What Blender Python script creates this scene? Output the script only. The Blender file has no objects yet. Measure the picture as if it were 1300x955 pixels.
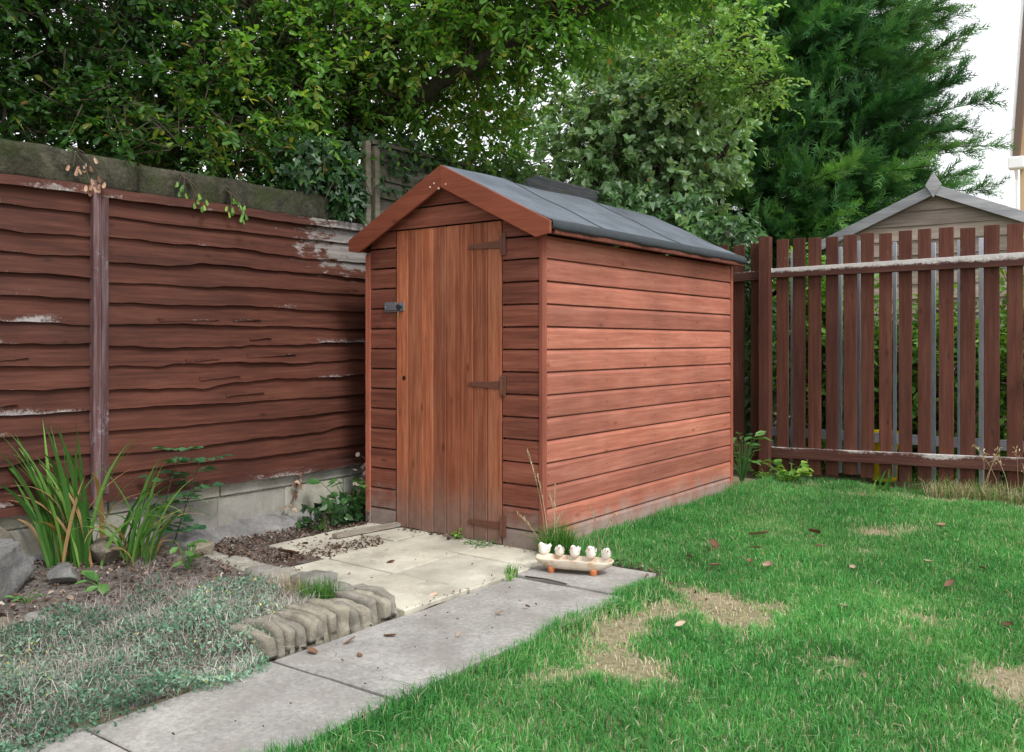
import bpy, math, random
import numpy as np
from mathutils import Vector

random.seed(7)
rng = np.random.default_rng(11)
scene = bpy.context.scene
COL = scene.collection
R = math.radians

# ------------------------------------------------------------------ helpers
def tag(o, label=None, cat=None, group=None, kind=None):
    if label: o['label'] = label
    if cat: o['category'] = cat
    if group: o['group'] = group
    if kind: o['kind'] = kind
    return o

def empty(name, loc, label, cat, group=None):
    o = bpy.data.objects.new(name, None)
    o.empty_display_size = 0.1
    o.location = loc
    COL.objects.link(o)
    return tag(o, label, cat, group)

def world_loc(o):
    v = Vector((0, 0, 0))
    while o:
        v = v + o.location
        o = o.parent
    return v

def mesh_obj(name, V, F, mat, parent=None, rnd=None, edge=None, wth=None, smooth=False, bevel=0, loc=None):
    """V (n,3) world coordinates, F list of faces -> one mesh object (vertices relative to its parent or loc)."""
    V = np.asarray(V, dtype=np.float64)
    off = world_loc(parent) if parent else Vector(loc if loc else (0, 0, 0))
    V = V - np.array(off)
    me = bpy.data.meshes.new(name)
    if isinstance(F, tuple):                        # (loop vertex indices, loop totals)
        lv, lt = F
    else:
        lt = np.array([len(f) for f in F], dtype=np.int32)
        lv = np.array([i for f in F for i in f], dtype=np.int32)
    ls = np.concatenate(([0], np.cumsum(lt)[:-1])).astype(np.int32)
    me.vertices.add(len(V)); me.vertices.foreach_set('co', V.astype(np.float32).ravel())
    me.loops.add(len(lv)); me.loops.foreach_set('vertex_index', lv.astype(np.int32))
    me.polygons.add(len(lt)); me.polygons.foreach_set('loop_start', ls)
    me.update(calc_edges=True)
    me.validate()
    me.polygons.foreach_set('use_smooth', np.full(len(me.polygons), bool(smooth)))
    if rnd is not None and len(rnd) == len(me.polygons):
        a = me.attributes.new('rnd', 'FLOAT', 'FACE'); a.data.foreach_set('value', np.asarray(rnd, dtype=np.float32))
    for nm, arr in (('edge', edge), ('wth', wth)):
        if arr is not None:
            a = me.attributes.new(nm, 'FLOAT', 'POINT'); a.data.foreach_set('value', np.asarray(arr, dtype=np.float32))
    me.materials.append(mat)
    o = bpy.data.objects.new(name, me)
    COL.objects.link(o)
    if parent: o.parent = parent
    elif loc: o.location = loc
    if bevel:
        b = o.modifiers.new('bevel', 'BEVEL'); b.width = bevel; b.segments = 2; b.limit_method = 'ANGLE'; b.angle_limit = R(40)
    return o

class MB:
    def __init__(s): s.V = []; s.F = []; s.r = []; s.e = []; s.w = []
    def add(s, V, F, r=None, e=0.0, w=0.0):
        n = len(s.V)
        V = [tuple(v) for v in V]
        s.V += V
        s.F += [tuple(i + n for i in f) for f in F]
        r = random.random() if r is None else r
        s.r += [r] * len(F)
        s.e += (list(e) if hasattr(e, '__len__') else [e] * len(V))
        s.w += (list(w) if hasattr(w, '__len__') else [w] * len(V))
    def box(s, a, b, r=None, e=0.0, w=0.0):
        x0, y0, z0 = a; x1, y1, z1 = b
        V = [(x0,y0,z0),(x1,y0,z0),(x1,y1,z0),(x0,y1,z0),(x0,y0,z1),(x1,y0,z1),(x1,y1,z1),(x0,y1,z1)]
        s.add(V, [(0,3,2,1),(4,5,6,7),(0,1,5,4),(1,2,6,5),(2,3,7,6),(3,0,4,7)], r, e, w)
    def prism(s, poly, fn, t0, t1, r=None, steps=1, e=0.0):
        """poly: list of (a,b) counter-clockwise; fn(a,b,t)->xyz"""
        n = len(poly); V = []
        for k in range(steps + 1):
            t = t0 + (t1 - t0) * k / steps
            V += [fn(a, b, t) for a, b in poly]
        F = [tuple(range(n))[::-1], tuple(range(steps*n, steps*n+n))]
        for k in range(steps):
            for i in range(n):
                j = (i + 1) % n
                F.append((k*n+i, k*n+j, (k+1)*n+j, (k+1)*n+i))
        s.add(V, F, r, e)
    def tube(s, pts, rad, n=7, r=None):
        pts = [Vector(p) for p in pts]
        if not hasattr(rad, '__len__'): rad = [rad] * len(pts)
        V = []; F = []
        up = Vector((0.13, 0.31, 0.94)).normalized()
        for i, p in enumerate(pts):
            d = (pts[min(i+1, len(pts)-1)] - pts[max(i-1, 0)]).normalized()
            a = d.cross(up)
            if a.length < .05: a = d.cross(Vector((1, 0, 0)))
            a.normalize(); b = d.cross(a)
            for k in range(n):
                t = 2 * math.pi * k / n
                V.append(p + (a * math.cos(t) + b * math.sin(t)) * rad[i])
        for i in range(len(pts) - 1):
            for k in range(n):
                k2 = (k + 1) % n
                F.append((i*n+k, i*n+k2, (i+1)*n+k2, (i+1)*n+k))
        F.append(tuple(range(n))[::-1]); F.append(tuple(range((len(pts)-1)*n, len(pts)*n)))
        s.add(V, F, r)
    def build(s, name, mat, parent=None, smooth=False, bevel=0, loc=None):
        return mesh_obj(name, s.V, s.F, mat, parent, s.r, s.e, s.w, smooth, bevel, loc)

def fbm(P, scale=1.0, octv=4, seed=0):
    """smooth pseudo noise of points (n,k) in about -1..1"""
    g = np.random.default_rng(seed); P = np.asarray(P, float); out = np.zeros(len(P)); amp = 1.0; f = scale; tot = 0
    for _ in range(octv):
        acc = 0
        for _ in range(4):
            w = g.normal(size=P.shape[1]); w /= np.linalg.norm(w)
            acc = acc + np.sin((P @ w) * f * 2.2 + g.uniform(0, 6.28))
        out += amp * acc / 2.4; tot += amp; amp *= .55; f *= 2.05
    return out / tot

def unit(A): return A / (np.linalg.norm(A, axis=-1, keepdims=True) + 1e-9)

# leaf templates: x along the leaf, y across, z normal; faces as index lists
def leaf_tpl(wide=.25, pos=.5, fold=.12, curl=.12):
    p1, p2 = pos * .55, pos * 1.35
    V = np.array([(0,0,0),(p1,wide*.85,fold*wide*2),(p2,wide*.95,fold*wide*2-curl*p2),(1,0,-curl),
                  (p2,-wide*.95,fold*wide*2-curl*p2),(p1,-wide*.85,fold*wide*2)])
    return V, [(0,3,2,1),(0,5,4,3)]
T_OVATE = leaf_tpl(.26, .5)
T_OBOV = leaf_tpl(.24, .62)
T_LONG = leaf_tpl(.17, .5, .15, .2)
T_ROUND = leaf_tpl(.42, .5, .1, .15)
T_IVY = (np.array([(0,0,0),(-.12,.3,.02),(.22,.48,-.03),(.42,.24,.03),(1,0,-.12),(.42,-.24,.03),(.22,-.48,-.03),(-.12,-.3,.02)]),
         [(0,4,3,2,1),(0,7,6,5,4)])
def spray_tpl(n=9):
    V = []; F = []; g = random.Random(5)
    def tri(a, b, c): k = len(V); V.extend([a, b, c]); F.append((k, k+1, k+2))
    tri((0,.014,0),(0,-.014,0),(1.0,.04,-.06))
    for i in range(n):
        for sg in (-1, 1):
            t = .06 + .86 * (i + g.uniform(-.3, .3)) / n
            L = (.46 * (1 - t) ** .6 * (0.55 + .45 * min(1, max(0, t) * 4)) + .06) * g.uniform(.6, 1.25)
            an = R(g.uniform(24, 46)) * sg; c = -.06 * t * t + g.uniform(-.05, .05)
            ax, ay = math.cos(an), math.sin(an); w = .03
            q = (t + ax * L, .04 * t + ay * L, c + g.uniform(-.10, .04) * L)
            tri((t - ay * w, .04 * t + ax * w * .6, c), (t + ay * w, .04 * t - ax * w * .6, c), q)
            m = g.uniform(.3, .6); s2 = .5 * L; a2 = an + R(30) * g.choice((-1, 1))
            px, py = t + ax * L * m, .04 * t + ay * L * m
            tri((px, py + .014, c), (px, py - .014, c), (px + math.cos(a2) * s2, py + math.sin(a2) * s2, c - .02))
    return np.array(V), F

def scatter(name, tpl, P, D, N, S, mat, parent=None, rnd=None, loc=None, kind=None):
    P = np.asarray(P, float); n = len(P); tv, tf = tpl
    D = unit(np.asarray(D, float)); N = np.asarray(N, float)
    Y = unit(np.cross(N, D)); Z = np.cross(D, Y)
    S = np.broadcast_to(np.asarray(S, float), (n,))
    V = P[:, None, :] + S[:, None, None] * (tv[None, :, 0:1] * D[:, None, :] + tv[None, :, 1:2] * Y[:, None, :] + tv[None, :, 2:3] * Z[:, None, :])
    k = len(tv)
    lt = np.tile([len(f) for f in tf], n)
    base = np.array([i for f in tf for i in f])
    lv = (np.arange(n)[:, None] * k + base[None, :]).ravel()
    rnd = rng.random(n) if rnd is None else np.asarray(rnd)
    o = mesh_obj(name, V.reshape(-1, 3), (lv, lt.astype(np.int32)), mat, parent, np.repeat(rnd, len(tf)), loc=loc)
    if kind: o['kind'] = kind
    return o

def blades(name, P, H, W, mat, lean=.35, rnd=None, parent=None, loc=None, bias=(0, 0)):
    P = np.asarray(P, float); n = len(P); H = np.broadcast_to(H, (n,)); W = np.broadcast_to(W, (n,))
    a = rng.uniform(0, 2 * np.pi, n); side = np.stack([np.cos(a), np.sin(a), 0 * a], 1)
    b = rng.uniform(0, 2 * np.pi, n); l = lean * np.abs(rng.normal(size=n))
    bd = np.stack([np.cos(b) * l + bias[0], np.sin(b) * l + bias[1], 0 * b], 1)
    up = np.array([0, 0, 1.0])
    mid = P + H[:, None] * (.55 * up + .3 * bd)
    ln = np.linalg.norm(bd, axis=1)
    tip = P + H[:, None] * (up * (1 - .35 * np.minimum(ln, 1.6))[:, None] + bd)
    w = (W / 2)[:, None] * side
    V = np.stack([P - w, P + w, mid + w * .75, mid - w * .75, tip], 1).reshape(-1, 3)
    base = np.array([0, 1, 2, 3, 3, 2, 4])
    lv = (np.arange(n)[:, None] * 5 + base).ravel()
    lt = np.tile([4, 3], n).astype(np.int32)
    rnd = rng.random(n) if rnd is None else rnd
    return mesh_obj(name, V, (lv, lt), mat, parent, np.repeat(rnd, 2), loc=loc)

# ------------------------------------------------------------------ materials
class NT:
    def __init__(s, name, rough=.7, spec=.3):
        s.m = bpy.data.materials.new(name); s.m.use_nodes = True
        s.t = s.m.node_tree; s.n = s.t.nodes; s.l = s.t.links
        s.b = s.n['Principled BSDF']; s.out = s.n['Material Output']
        s.b.inputs['Roughness'].default_value = rough
        s.b.inputs['Specular IOR Level'].default_value = spec
        g = s.n.new('ShaderNodeNewGeometry'); s.pos = g.outputs['Position']; s.geo = g
    def put(s, sock, v):
        if isinstance(v, bpy.types.NodeSocket): s.l.new(v, sock)
        elif isinstance(v, (tuple, list)): sock.default_value = tuple(v) if len(v) != 3 or sock.type == 'VECTOR' else tuple(v) + (1,)
        else: sock.default_value = v
    def noise(s, scale=5, detail=5, rough=.55, stretch=None, dist=0, out='Fac', vec=None):
        n = s.n.new('ShaderNodeTexNoise'); n.inputs['Scale'].default_value = scale; n.inputs['Detail'].default_value = detail
        n.inputs['Roughness'].default_value = rough; n.inputs['Distortion'].default_value = dist
        v = vec if vec is not None else s.pos
        if stretch:
            mp = s.n.new('ShaderNodeMapping'); mp.inputs['Scale'].default_value = stretch; s.l.new(v, mp.inputs['Vector']); v = mp.outputs[0]
        s.l.new(v, n.inputs['Vector']); return n.outputs[out]
    def voro(s, scale=5, stretch=None, feature='F1', out='Distance'):
        n = s.n.new('ShaderNodeTexVoronoi'); n.feature = feature; n.inputs['Scale'].default_value = scale
        v = s.pos
        if stretch:
            mp = s.n.new('ShaderNodeMapping'); mp.inputs['Scale'].default_value = stretch; s.l.new(v, mp.inputs['Vector']); v = mp.outputs[0]
        s.l.new(v, n.inputs['Vector']); return n.outputs[out]
    def ramp(s, fac, stops):
        r = s.n.new('ShaderNodeValToRGB'); e = r.color_ramp.elements
        while len(e) < len(stops): e.new(.5)
        for el, (p, c) in zip(e, stops):
            el.position = p; el.color = tuple(c) + (1,) if len(c) == 3 else c
        s.l.new(fac, r.inputs[0]); return r.outputs[0]
    def mix(s, fac, a, b, mode='MIX'):
        n = s.n.new('ShaderNodeMix'); n.data_type = 'RGBA'; n.blend_type = mode
        s.put(n.inputs[0], fac); s.put(n.inputs[6], a); s.put(n.inputs[7], b); return n.outputs[2]
    def math(s, op, a, b=0.0, c=None, clamp=False):
        n = s.n.new('ShaderNodeMath'); n.operation = op; n.use_clamp = clamp
        s.put(n.inputs[0], a); s.put(n.inputs[1], b)
        if c is not None: s.put(n.inputs[2], c)
        return n.outputs[0]
    def mapr(s, v, a, b, c=0.0, d=1.0, smooth=False):
        n = s.n.new('ShaderNodeMapRange'); n.clamp = True
        if smooth: n.interpolation_type = 'SMOOTHSTEP'
        s.put(n.inputs[0], v); s.put(n.inputs[1], a); s.put(n.inputs[2], b); s.put(n.inputs[3], c); s.put(n.inputs[4], d); return n.outputs[0]
    def attr(s, name):
        n = s.n.new('ShaderNodeAttribute'); n.attribute_name = name; return n.outputs['Fac']
    def z(s, axis=2):
        n = s.n.new('ShaderNodeSeparateXYZ'); s.l.new(s.pos, n.inputs[0]); return n.outputs[axis]
    def bump(s, h, strength=.4, dist=.01):
        n = s.n.new('ShaderNodeBump'); n.inputs['Strength'].default_value = strength; n.inputs['Distance'].default_value = dist
        s.l.new(h, n.inputs['Height']); s.l.new(n.outputs[0], s.b.inputs['Normal'])
    def color(s, c): s.put(s.b.inputs['Base Color'], c); return s.m

def wood(name, dark, mid, light, axis=0, rough=.72, weather=None, peel=0.0, peel_col=(.52,.50,.47), grey=(.24,.215,.20), grain=1.0, spec=.25, knots=True, moss=0.0, nails=False, vary=1.0):
    t = NT(name, rough, spec)
    st = [38, 38, 38]; st[axis] = 2.0
    st2 = [9, 9, 9]; st2[axis] = .9
    fine = t.noise(1.0, 6, .62, tuple(st), .35)
    broad = t.noise(1.0, 4, .55, tuple(st2), .5)
    st3 = [85, 85, 85]; st3[axis] = 5.0
    hair = t.noise(1.0, 4, .7, tuple(st3), .2)
    k = t.math('MULTIPLY_ADD', fine, .62 * grain, t.math('MULTIPLY_ADD', broad, .36, t.math('MULTIPLY_ADD', hair, .42, .075)))
    c = t.ramp(k, [(.55, dark), (.765, mid), (1.0, light)])
    if knots:
        ks = [8.5, 8.5, 8.5]; ks[axis] = 3.6
        kd = t.voro(1.0, tuple(ks))
        kf = t.mapr(kd, .03, .13, .62, 0.0, True)
        c = t.mix(kf, c, tuple(q * .55 for q in dark))
    rv = t.attr('rnd')
    c = t.mix(1.0, c, t.ramp(rv, [(0, (1-.18*vary,1-.185*vary,1-.17*vary)), (.5, (.98,.98,.98)), (1, (1+.15*vary,1+.14*vary,1+.12*vary))]), 'MULTIPLY')
    oi = t.n.new('ShaderNodeObjectInfo')
    c = t.mix(1.0, c, t.ramp(oi.outputs['Random'], [(0, (.86,.86,.86)), (1, (1.1,1.1,1.1))]), 'MULTIPLY')
    big = t.noise(2.2, 4, .6)
    c = t.mix(1.0, c, t.ramp(big, [(.3, (.80,.80,.80)), (.7, (1.12,1.1,1.08))]), 'MULTIPLY')
    if weather:
        z0, z1, amt = weather
        zz = t.math('MULTIPLY_ADD', t.noise(7, 5, .7), .34, t.math('SUBTRACT', t.z(), .17))
        f = t.mapr(zz, z0, z1, amt, 0.0, True)
        gcol = t.mix(t.noise(16, 5, .7), tuple(q * .45 for q in grey), tuple(min(1, q * 1.7) for q in grey))
        c = t.mix(f, c, gcol)
    if nails:
        fy = t.math('MULTIPLY', t.math('ABSOLUTE', t.math('SUBTRACT', t.math('FRACT', t.math('MULTIPLY_ADD', t.z(1), 1 / .557, .44)), .5)), .557)
        fz = t.math('MULTIPLY', t.math('ABSOLUTE', t.math('SUBTRACT', t.math('FRACT', t.math('MULTIPLY', t.math('SUBTRACT', t.z(), .012), 1 / .112)), .42)), .112)
        dd = t.math('SQRT', t.math('ADD', t.math('MULTIPLY', fy, fy), t.math('MULTIPLY', fz, fz)))
        c = t.mix(t.mapr(dd, .0025, .006, .8, 0), c, (.04,.02,.016))
    w = t.attr('wth')
    gst = [30, 30, 30]; gst[axis] = 1.6
    gcol2 = t.ramp(t.noise(1.0, 6, .65, tuple(gst)), [(.3, tuple(q * .5 for q in grey)), (.7, tuple(q * 1.35 for q in grey))])
    wf = t.mapr(t.math('ADD', w, t.math('MULTIPLY', t.math('SUBTRACT', t.noise(9, 6, .7, (tuple([4 if i != axis else 1.2 for i in range(3)]))), .5), 1.5)), .45, .62, 0, 1, True)
    c = t.mix(t.math('MULTIPLY', wf, t.math('GREATER_THAN', w, .02)), c, gcol2)
    if peel:
        e = t.attr('edge')
        ps = [4.5, 4.5, 4.5]; ps[axis] = 1.3
        big2 = t.noise(1.6, 3, .6, tuple(ps))
        ps2 = [26, 26, 26]; ps2[axis] = 9
        sm = t.math('ADD', t.noise(70, 6, .8), t.noise(1.0, 6, .75, tuple(ps2)))
        v = t.math('ADD', t.math('MULTIPLY', e, .55), t.math('MULTIPLY_ADD', big2, .75, t.math('MULTIPLY', sm, .62)))
        pf = t.mapr(v, 1.62 - peel, 1.84 - peel, 0, .85, True)
        c = t.mix(pf, c, t.mix(t.noise(60, 4, .7), tuple(q * .55 for q in peel_col), tuple(q * 1.25 for q in peel_col)))
    if moss:
        c = t.mix(t.mapr(t.noise(5, 5, .7), .5, .7, 0, moss), c, (.05,.075,.02))
    t.color(c)
    t.bump(t.math('MULTIPLY_ADD', fine, .7, t.math('MULTIPLY_ADD', broad, .4, t.math('MULTIPLY', hair, .35))), .5, .006)
    return t.m

def leafmat(name, stops, trans=.35, rough=.45, spec=.35, tcol=None, var=1.0):
    t = NT(name, rough, spec)
    c = t.ramp(t.attr('rnd'), stops)
    n = t.noise(1.1, 3, .6)
    c = t.mix(1.0, c, t.ramp(n, [(.3, (1 - .35*var,)*3), (.7, (1 + .3*var,)*3)]), 'MULTIPLY')
    t.color(c)
    tr = t.n.new('ShaderNodeBsdfTranslucent')
    t.l.new(t.mix(1.0, c, tcol or (1.5, 1.5, .55), 'MULTIPLY'), tr.inputs['Color'])
    ms = t.n.new('ShaderNodeMixShader'); ms.inputs[0].default_value = trans
    t.l.new(t.b.outputs[0], ms.inputs[1]); t.l.new(tr.outputs[0], ms.inputs[2]); t.l.new(ms.outputs[0], t.out.inputs['Surface'])
    return t.m

def stone(name, a, b, c2, scale=8, bumps=.6, moss=None, rough=.9, speck=.25, dist=.02, vary=1.0):
    t = NT(name, rough, .15)
    n1 = t.noise(scale, 7, .65, None, .3); n2 = t.noise(max(scale * 6, 60), 6, .8); n3 = t.noise(1.7, 4, .6)
    c = t.ramp(n1, [(.28, a), (.5, b), (.75, c2)])
    c = t.mix(1.0, c, t.ramp(n2, [(.25, (1 - speck,) * 3), (.75, (1 + speck,) * 3)]), 'MULTIPLY')
    c = t.mix(1.0, c, t.ramp(n3, [(.3, (.8,.8,.8)), (.7, (1.15,1.15,1.15))]), 'MULTIPLY')
    c = t.mix(1.0, c, t.ramp(t.attr('rnd'), [(0, (1-.22*vary,1-.22*vary,1-.2*vary)), (1, (1+.18*vary,1+.15*vary,1+.08*vary))]), 'MULTIPLY')
    if moss: c = t.mix(t.mapr(t.noise(4.5, 6, .7), .46, .64, 0, moss[1], True), c, moss[0])
    t.color(c); t.bump(t.math('MULTIPLY_ADD', n1, .8, t.math('MULTIPLY', n2, .45)), bumps, dist)
    return t.m

def plain(name, col, rough=.5, metal=0.0, var=.2, scale=20, spec=.4):
    t = NT(name, rough, spec); t.b.inputs['Metallic'].default_value = metal
    t.color(t.mix(t.noise(scale, 5, .65), tuple(q * (1 - var) for q in col), tuple(min(1, q * (1 + var)) for q in col)))
    return t.m

M = {}
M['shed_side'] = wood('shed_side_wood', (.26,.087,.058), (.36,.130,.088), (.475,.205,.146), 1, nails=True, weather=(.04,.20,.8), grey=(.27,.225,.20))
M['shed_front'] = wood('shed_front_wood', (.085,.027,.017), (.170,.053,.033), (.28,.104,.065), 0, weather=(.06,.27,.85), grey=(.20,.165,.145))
M['door'] = wood('shed_door_wood', (.140,.041,.020), (.270,.082,.039), (.44,.172,.090), 2, weather=(-.02,.42,.78), grey=(.15,.115,.095), grain=1.15, vary=1.5)
M['trim'] = wood('shed_trim_wood', (.20,.058,.036), (.29,.088,.055), (.36,.13,.09), 2, weather=(.0,.2,.8), knots=False)
M['barge'] = wood('barge_wood', (.155,.042,.022), (.215,.060,.032), (.28,.088,.048), 0, grain=.7, rough=.6)
M['fence'] = wood('lapped_fence_wood', (.033,.0115,.0078), (.077,.0250,.0158), (.130,.049,.033), 1, peel=.15, peel_col=(.36,.335,.325), grey=(.23,.21,.20), moss=.0)
M['fence_rail'] = wood('fence_rail_wood', (.05,.019,.014), (.092,.033,.024), (.15,.066,.048), 1, peel=.30, peel_col=(.45,.43,.42), grey=(.27,.25,.23), knots=False)
M['fence_post'] = wood('fence_post_wood', (.05,.024,.024), (.085,.042,.042), (.20,.15,.16), 2, peel=.30, peel_col=(.34,.34,.40), knots=False)
M['grey_fence'] = wood('weathered_fence_wood', (.075,.065,.05), (.145,.128,.10), (.25,.225,.19), 1, moss=.6)
M['dark_fence'] = wood('dark_fence_wood', (.035,.037,.045), (.075,.080,.09), (.14,.145,.16), 1, peel=.2, peel_col=(.55,.55,.52))
M['picket'] = wood('picket_wood', (.054,.020,.014), (.100,.035,.024), (.155,.064,.044), 2, peel=.07, peel_col=(.34,.32,.30))
M['picket_post'] = wood('picket_post_wood', (.062,.022,.016), (.10,.036,.025), (.145,.060,.042), 2)
M['picket_rail'] = wood('picket_rail_wood', (.050,.021,.016), (.082,.032,.025), (.13,.062,.048), 0, peel=.30, peel_col=(.70,.68,.67), knots=False)
M['rear_picket'] = wood('rear_picket_wood', (.32,.36,.43), (.48,.53,.61), (.60,.65,.72), 2, knots=False)
M['nshed'] = wood('neighbour_shed_wood', (.19,.145,.12), (.33,.265,.225), (.47,.40,.355), 0)
M['nshed_trim'] = wood('neighbour_shed_trim', (.20,.205,.23), (.32,.325,.355), (.45,.455,.48), 0, knots=False)
M['batten'] = wood('old_batten_wood', (.12,.10,.08), (.26,.23,.19), (.42,.39,.34), 1, knots=False)
M['bark'] = wood('tree_bark', (.018,.014,.010), (.042,.034,.024), (.085,.072,.052), 2, knots=False, moss=.5, rough=.9)
M['twig'] = plain('twig_bark', (.055,.042,.028), .85)

M['coping'] = stone('mossy_coping_stone', (.028,.027,.020), (.075,.072,.052), (.19,.18,.135), 9, 1.0, ((.035,.048,.015), .8), speck=.55, dist=.03)
M['wallstone'] = stone('wall_stone', (.07,.065,.05), (.13,.12,.09), (.2,.18,.14), 5, .7, ((.05,.06,.02), .4))
M['block'] = stone('concrete_block', (.25,.24,.215), (.37,.36,.325), (.48,.465,.42), 5, .5, ((.15,.16,.09), .4), speck=.14)
M['mortar'] = stone('rough_mortar', (.17,.165,.16), (.29,.285,.275), (.42,.41,.40), 9, 1.0)
M['rock'] = stone('grey_rock', (.11,.11,.105), (.22,.22,.215), (.38,.38,.37), 7, 1.0, ((.15,.15,.12), .5), speck=.4, dist=.03)
M['rock_tan'] = stone('tan_rock', (.17,.145,.11), (.29,.255,.20), (.42,.38,.31), 7, 1.0, speck=.35, dist=.03)
M['edging'] = stone('edging_stone', (.15,.135,.11), (.29,.27,.225), (.45,.42,.36), 9, .8, ((.13,.12,.09), .6))
M['edging_grey'] = stone('flat_edging_stone', (.20,.19,.17), (.32,.31,.28), (.43,.42,.39), 9, .8, ((.17,.15,.12), .5))
M['cream'] = stone('cream_slab', (.38,.355,.29), (.485,.46,.385), (.57,.55,.47), 3.2, .25, ((.30,.28,.235), .7), speck=.12, dist=.004, vary=.3)
M['greyslab'] = stone('grey_slab', (.245,.235,.222), (.31,.30,.285), (.385,.372,.355), 5.5, .5, ((.23,.205,.19), .45), speck=.42, dist=.004, vary=.4)

def felt():
    t = NT('roofing_felt', .85, .25)
    n = t.noise(220, 3, .7); b = t.noise(4, 5, .6); s2 = t.noise(1.0, 5, .6, (14, 2, 2))
    c = t.ramp(n, [(.3, (.075,.088,.108)), (.7, (.165,.188,.222))])
    c = t.mix(1.0, c, t.ramp(b, [(.3, (.78,.78,.78)), (.7, (1.2,1.2,1.2))]), 'MULTIPLY')
    c = t.mix(1.0, c, t.ramp(s2, [(.3, (.88,.88,.88)), (.7, (1.1,1.1,1.1))]), 'MULTIPLY')
    t.color(c); t.bump(t.math('MULTIPLY_ADD', n, .3, t.math('MULTIPLY', b, 1.0)), .5, .012); return t.m
M['felt'] = felt()
M['felt_edge'] = plain('felt_edge', (.035,.043,.05), .9, var=.4, scale=30)
M['paint_brown'] = plain('painted_iron', (.115,.045,.028), .55, var=.35, scale=60)
M['steel'] = plain('zinc_steel', (.32,.36,.40), .38, .8, .3, 40)
M['black'] = plain('dark_hole', (.006,.005,.004), .9)
M['blackplastic'] = plain('black_plastic', (.02,.022,.025), .4)

def soil():
    t = NT('garden_soil', .95, .1)
    n = t.noise(30, 7, .75); v = t.noise(48, 4, .8); vd = t.voro(55); b = t.noise(3, 4)
    c = t.ramp(n, [(.28, (.075,.062,.054)), (.5, (.185,.158,.142)), (.74, (.34,.305,.285))])
    c = t.mix(.35, c, t.mix(1.0, c, v, 'MULTIPLY')); c = t.mix(1.0, c, t.ramp(b, [(.3, (.75,.75,.75)), (.7, (1.2,1.2,1.2))]), 'MULTIPLY')
    t.color(c); t.bump(t.math('MULTIPLY_ADD', n, 1.0, vd), 1.0, .015); return t.m
M['soil'] = soil()
def turf():
    t = NT('turf_soil', .95, .1)
    n = t.noise(40, 6, .75); b = t.noise(2.4, 5, .65)
    c = t.ramp(n, [(.3, (.13,.105,.06)), (.55, (.30,.25,.17)), (.8, (.52,.46,.35))])
    c = t.mix(t.mapr(b, .42, .6, .0, .25), c, (.09,.13,.05))
    t.color(c); t.bump(n, .8, .01); return t.m
M['turf'] = turf()
M['joint'] = stone('joint_soil', (.05,.04,.03), (.09,.07,.055), (.17,.14,.11), 30, .8)

M['leaf_tree'] = leafmat('tree_leaf', [(0,(.028,.095,.018)),(.45,(.078,.205,.034)),(.8,(.16,.33,.055)),(.94,(.28,.37,.07)),(1,(.30,.23,.05))], .5)
M['leaf_arch'] = leafmat('arching_shrub_leaf', [(0,(.08,.18,.05)),(.5,(.16,.31,.085)),(.9,(.29,.44,.15)),(1,(.36,.40,.16))], .4)
M['leaf_tree2'] = leafmat('tree_leaf_dark', [(0,(.008,.036,.008)),(.5,(.024,.082,.013)),(.86,(.060,.15,.022)),(.96,(.17,.22,.03)),(1,(.20,.13,.03))], .42)
M['leaf_shrub'] = leafmat('shrub_leaf', [(0,(.11,.22,.11)),(.45,(.26,.42,.23)),(.85,(.42,.57,.37)),(.965,(.50,.62,.45)),(1,(.55,.24,.18))], .35, .25, .8)
M['leaf_ivy'] = leafmat('ivy_leaf', [(0,(.022,.070,.020)),(.5,(.055,.135,.040)),(.9,(.105,.215,.065)),(1,(.17,.27,.09))], .2, .35, .5)
M['leaf_ivy_dark'] = leafmat('dark_ivy_leaf', [(0,(.012,.045,.014)),(.6,(.030,.085,.024)),(1,(.065,.14,.03))], .2, .35, .5)
M['leaf_bush'] = leafmat('bush_leaf', [(0,(.035,.085,.020)),(.5,(.075,.17,.034)),(1,(.16,.29,.05))], .4)
M['conifer'] = leafmat('conifer_foliage', [(0,(.022,.080,.030)),(.45,(.066,.185,.060)),(.8,(.125,.285,.08)),(1,(.21,.39,.11))], .28, .6, .2, (1.1,1.3,.6))
def grassm(name, stops): return leafmat(name, stops, .3, .5, .25, (1.2,1.3,.5), .7)
M['grass'] = grassm('lawn_grass', [(0,(.036,.165,.040)),(.45,(.090,.325,.085)),(.80,(.155,.43,.115)),(.92,(.28,.46,.17)),(1,(.60,.54,.39))])
M['tuft'] = grassm('tuft_grass', [(0,(.035,.12,.02)),(.6,(.085,.24,.035)),(1,(.16,.34,.06))])
M['straw'] = leafmat('straw', [(0,(.33,.25,.13)),(.6,(.50,.42,.26)),(1,(.64,.58,.42))], .25, .7, .2, (1,1,.8))
M['cover'] = leafmat('groundcover_leaf', [(0,(.055,.145,.08)),(.4,(.13,.26,.165)),(.75,(.25,.37,.27)),(.93,(.42,.47,.38)),(1,(.58,.52,.10))], .15, .6, .2, (1.1,1.2,.8))
M['cover_twig'] = leafmat('groundcover_twig', [(0,(.26,.23,.20)),(.6,(.47,.43,.39)),(1,(.66,.62,.58))], .1, .8, .1, (1,1,1))
M['litter'] = leafmat('dead_leaf', [(0,(.05,.034,.026)),(.4,(.125,.080,.060)),(.75,(.22,.150,.115)),(.92,(.36,.275,.215)),(1,(.52,.47,.41))], .1, .8, .15, (1,1,.8))
M['deadleaf'] = leafmat('curled_dead_leaf', [(0,(.13,.065,.04)),(.5,(.27,.155,.10)),(1,(.50,.37,.28))], .1, .7, .2, (1,1,.8))
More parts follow.
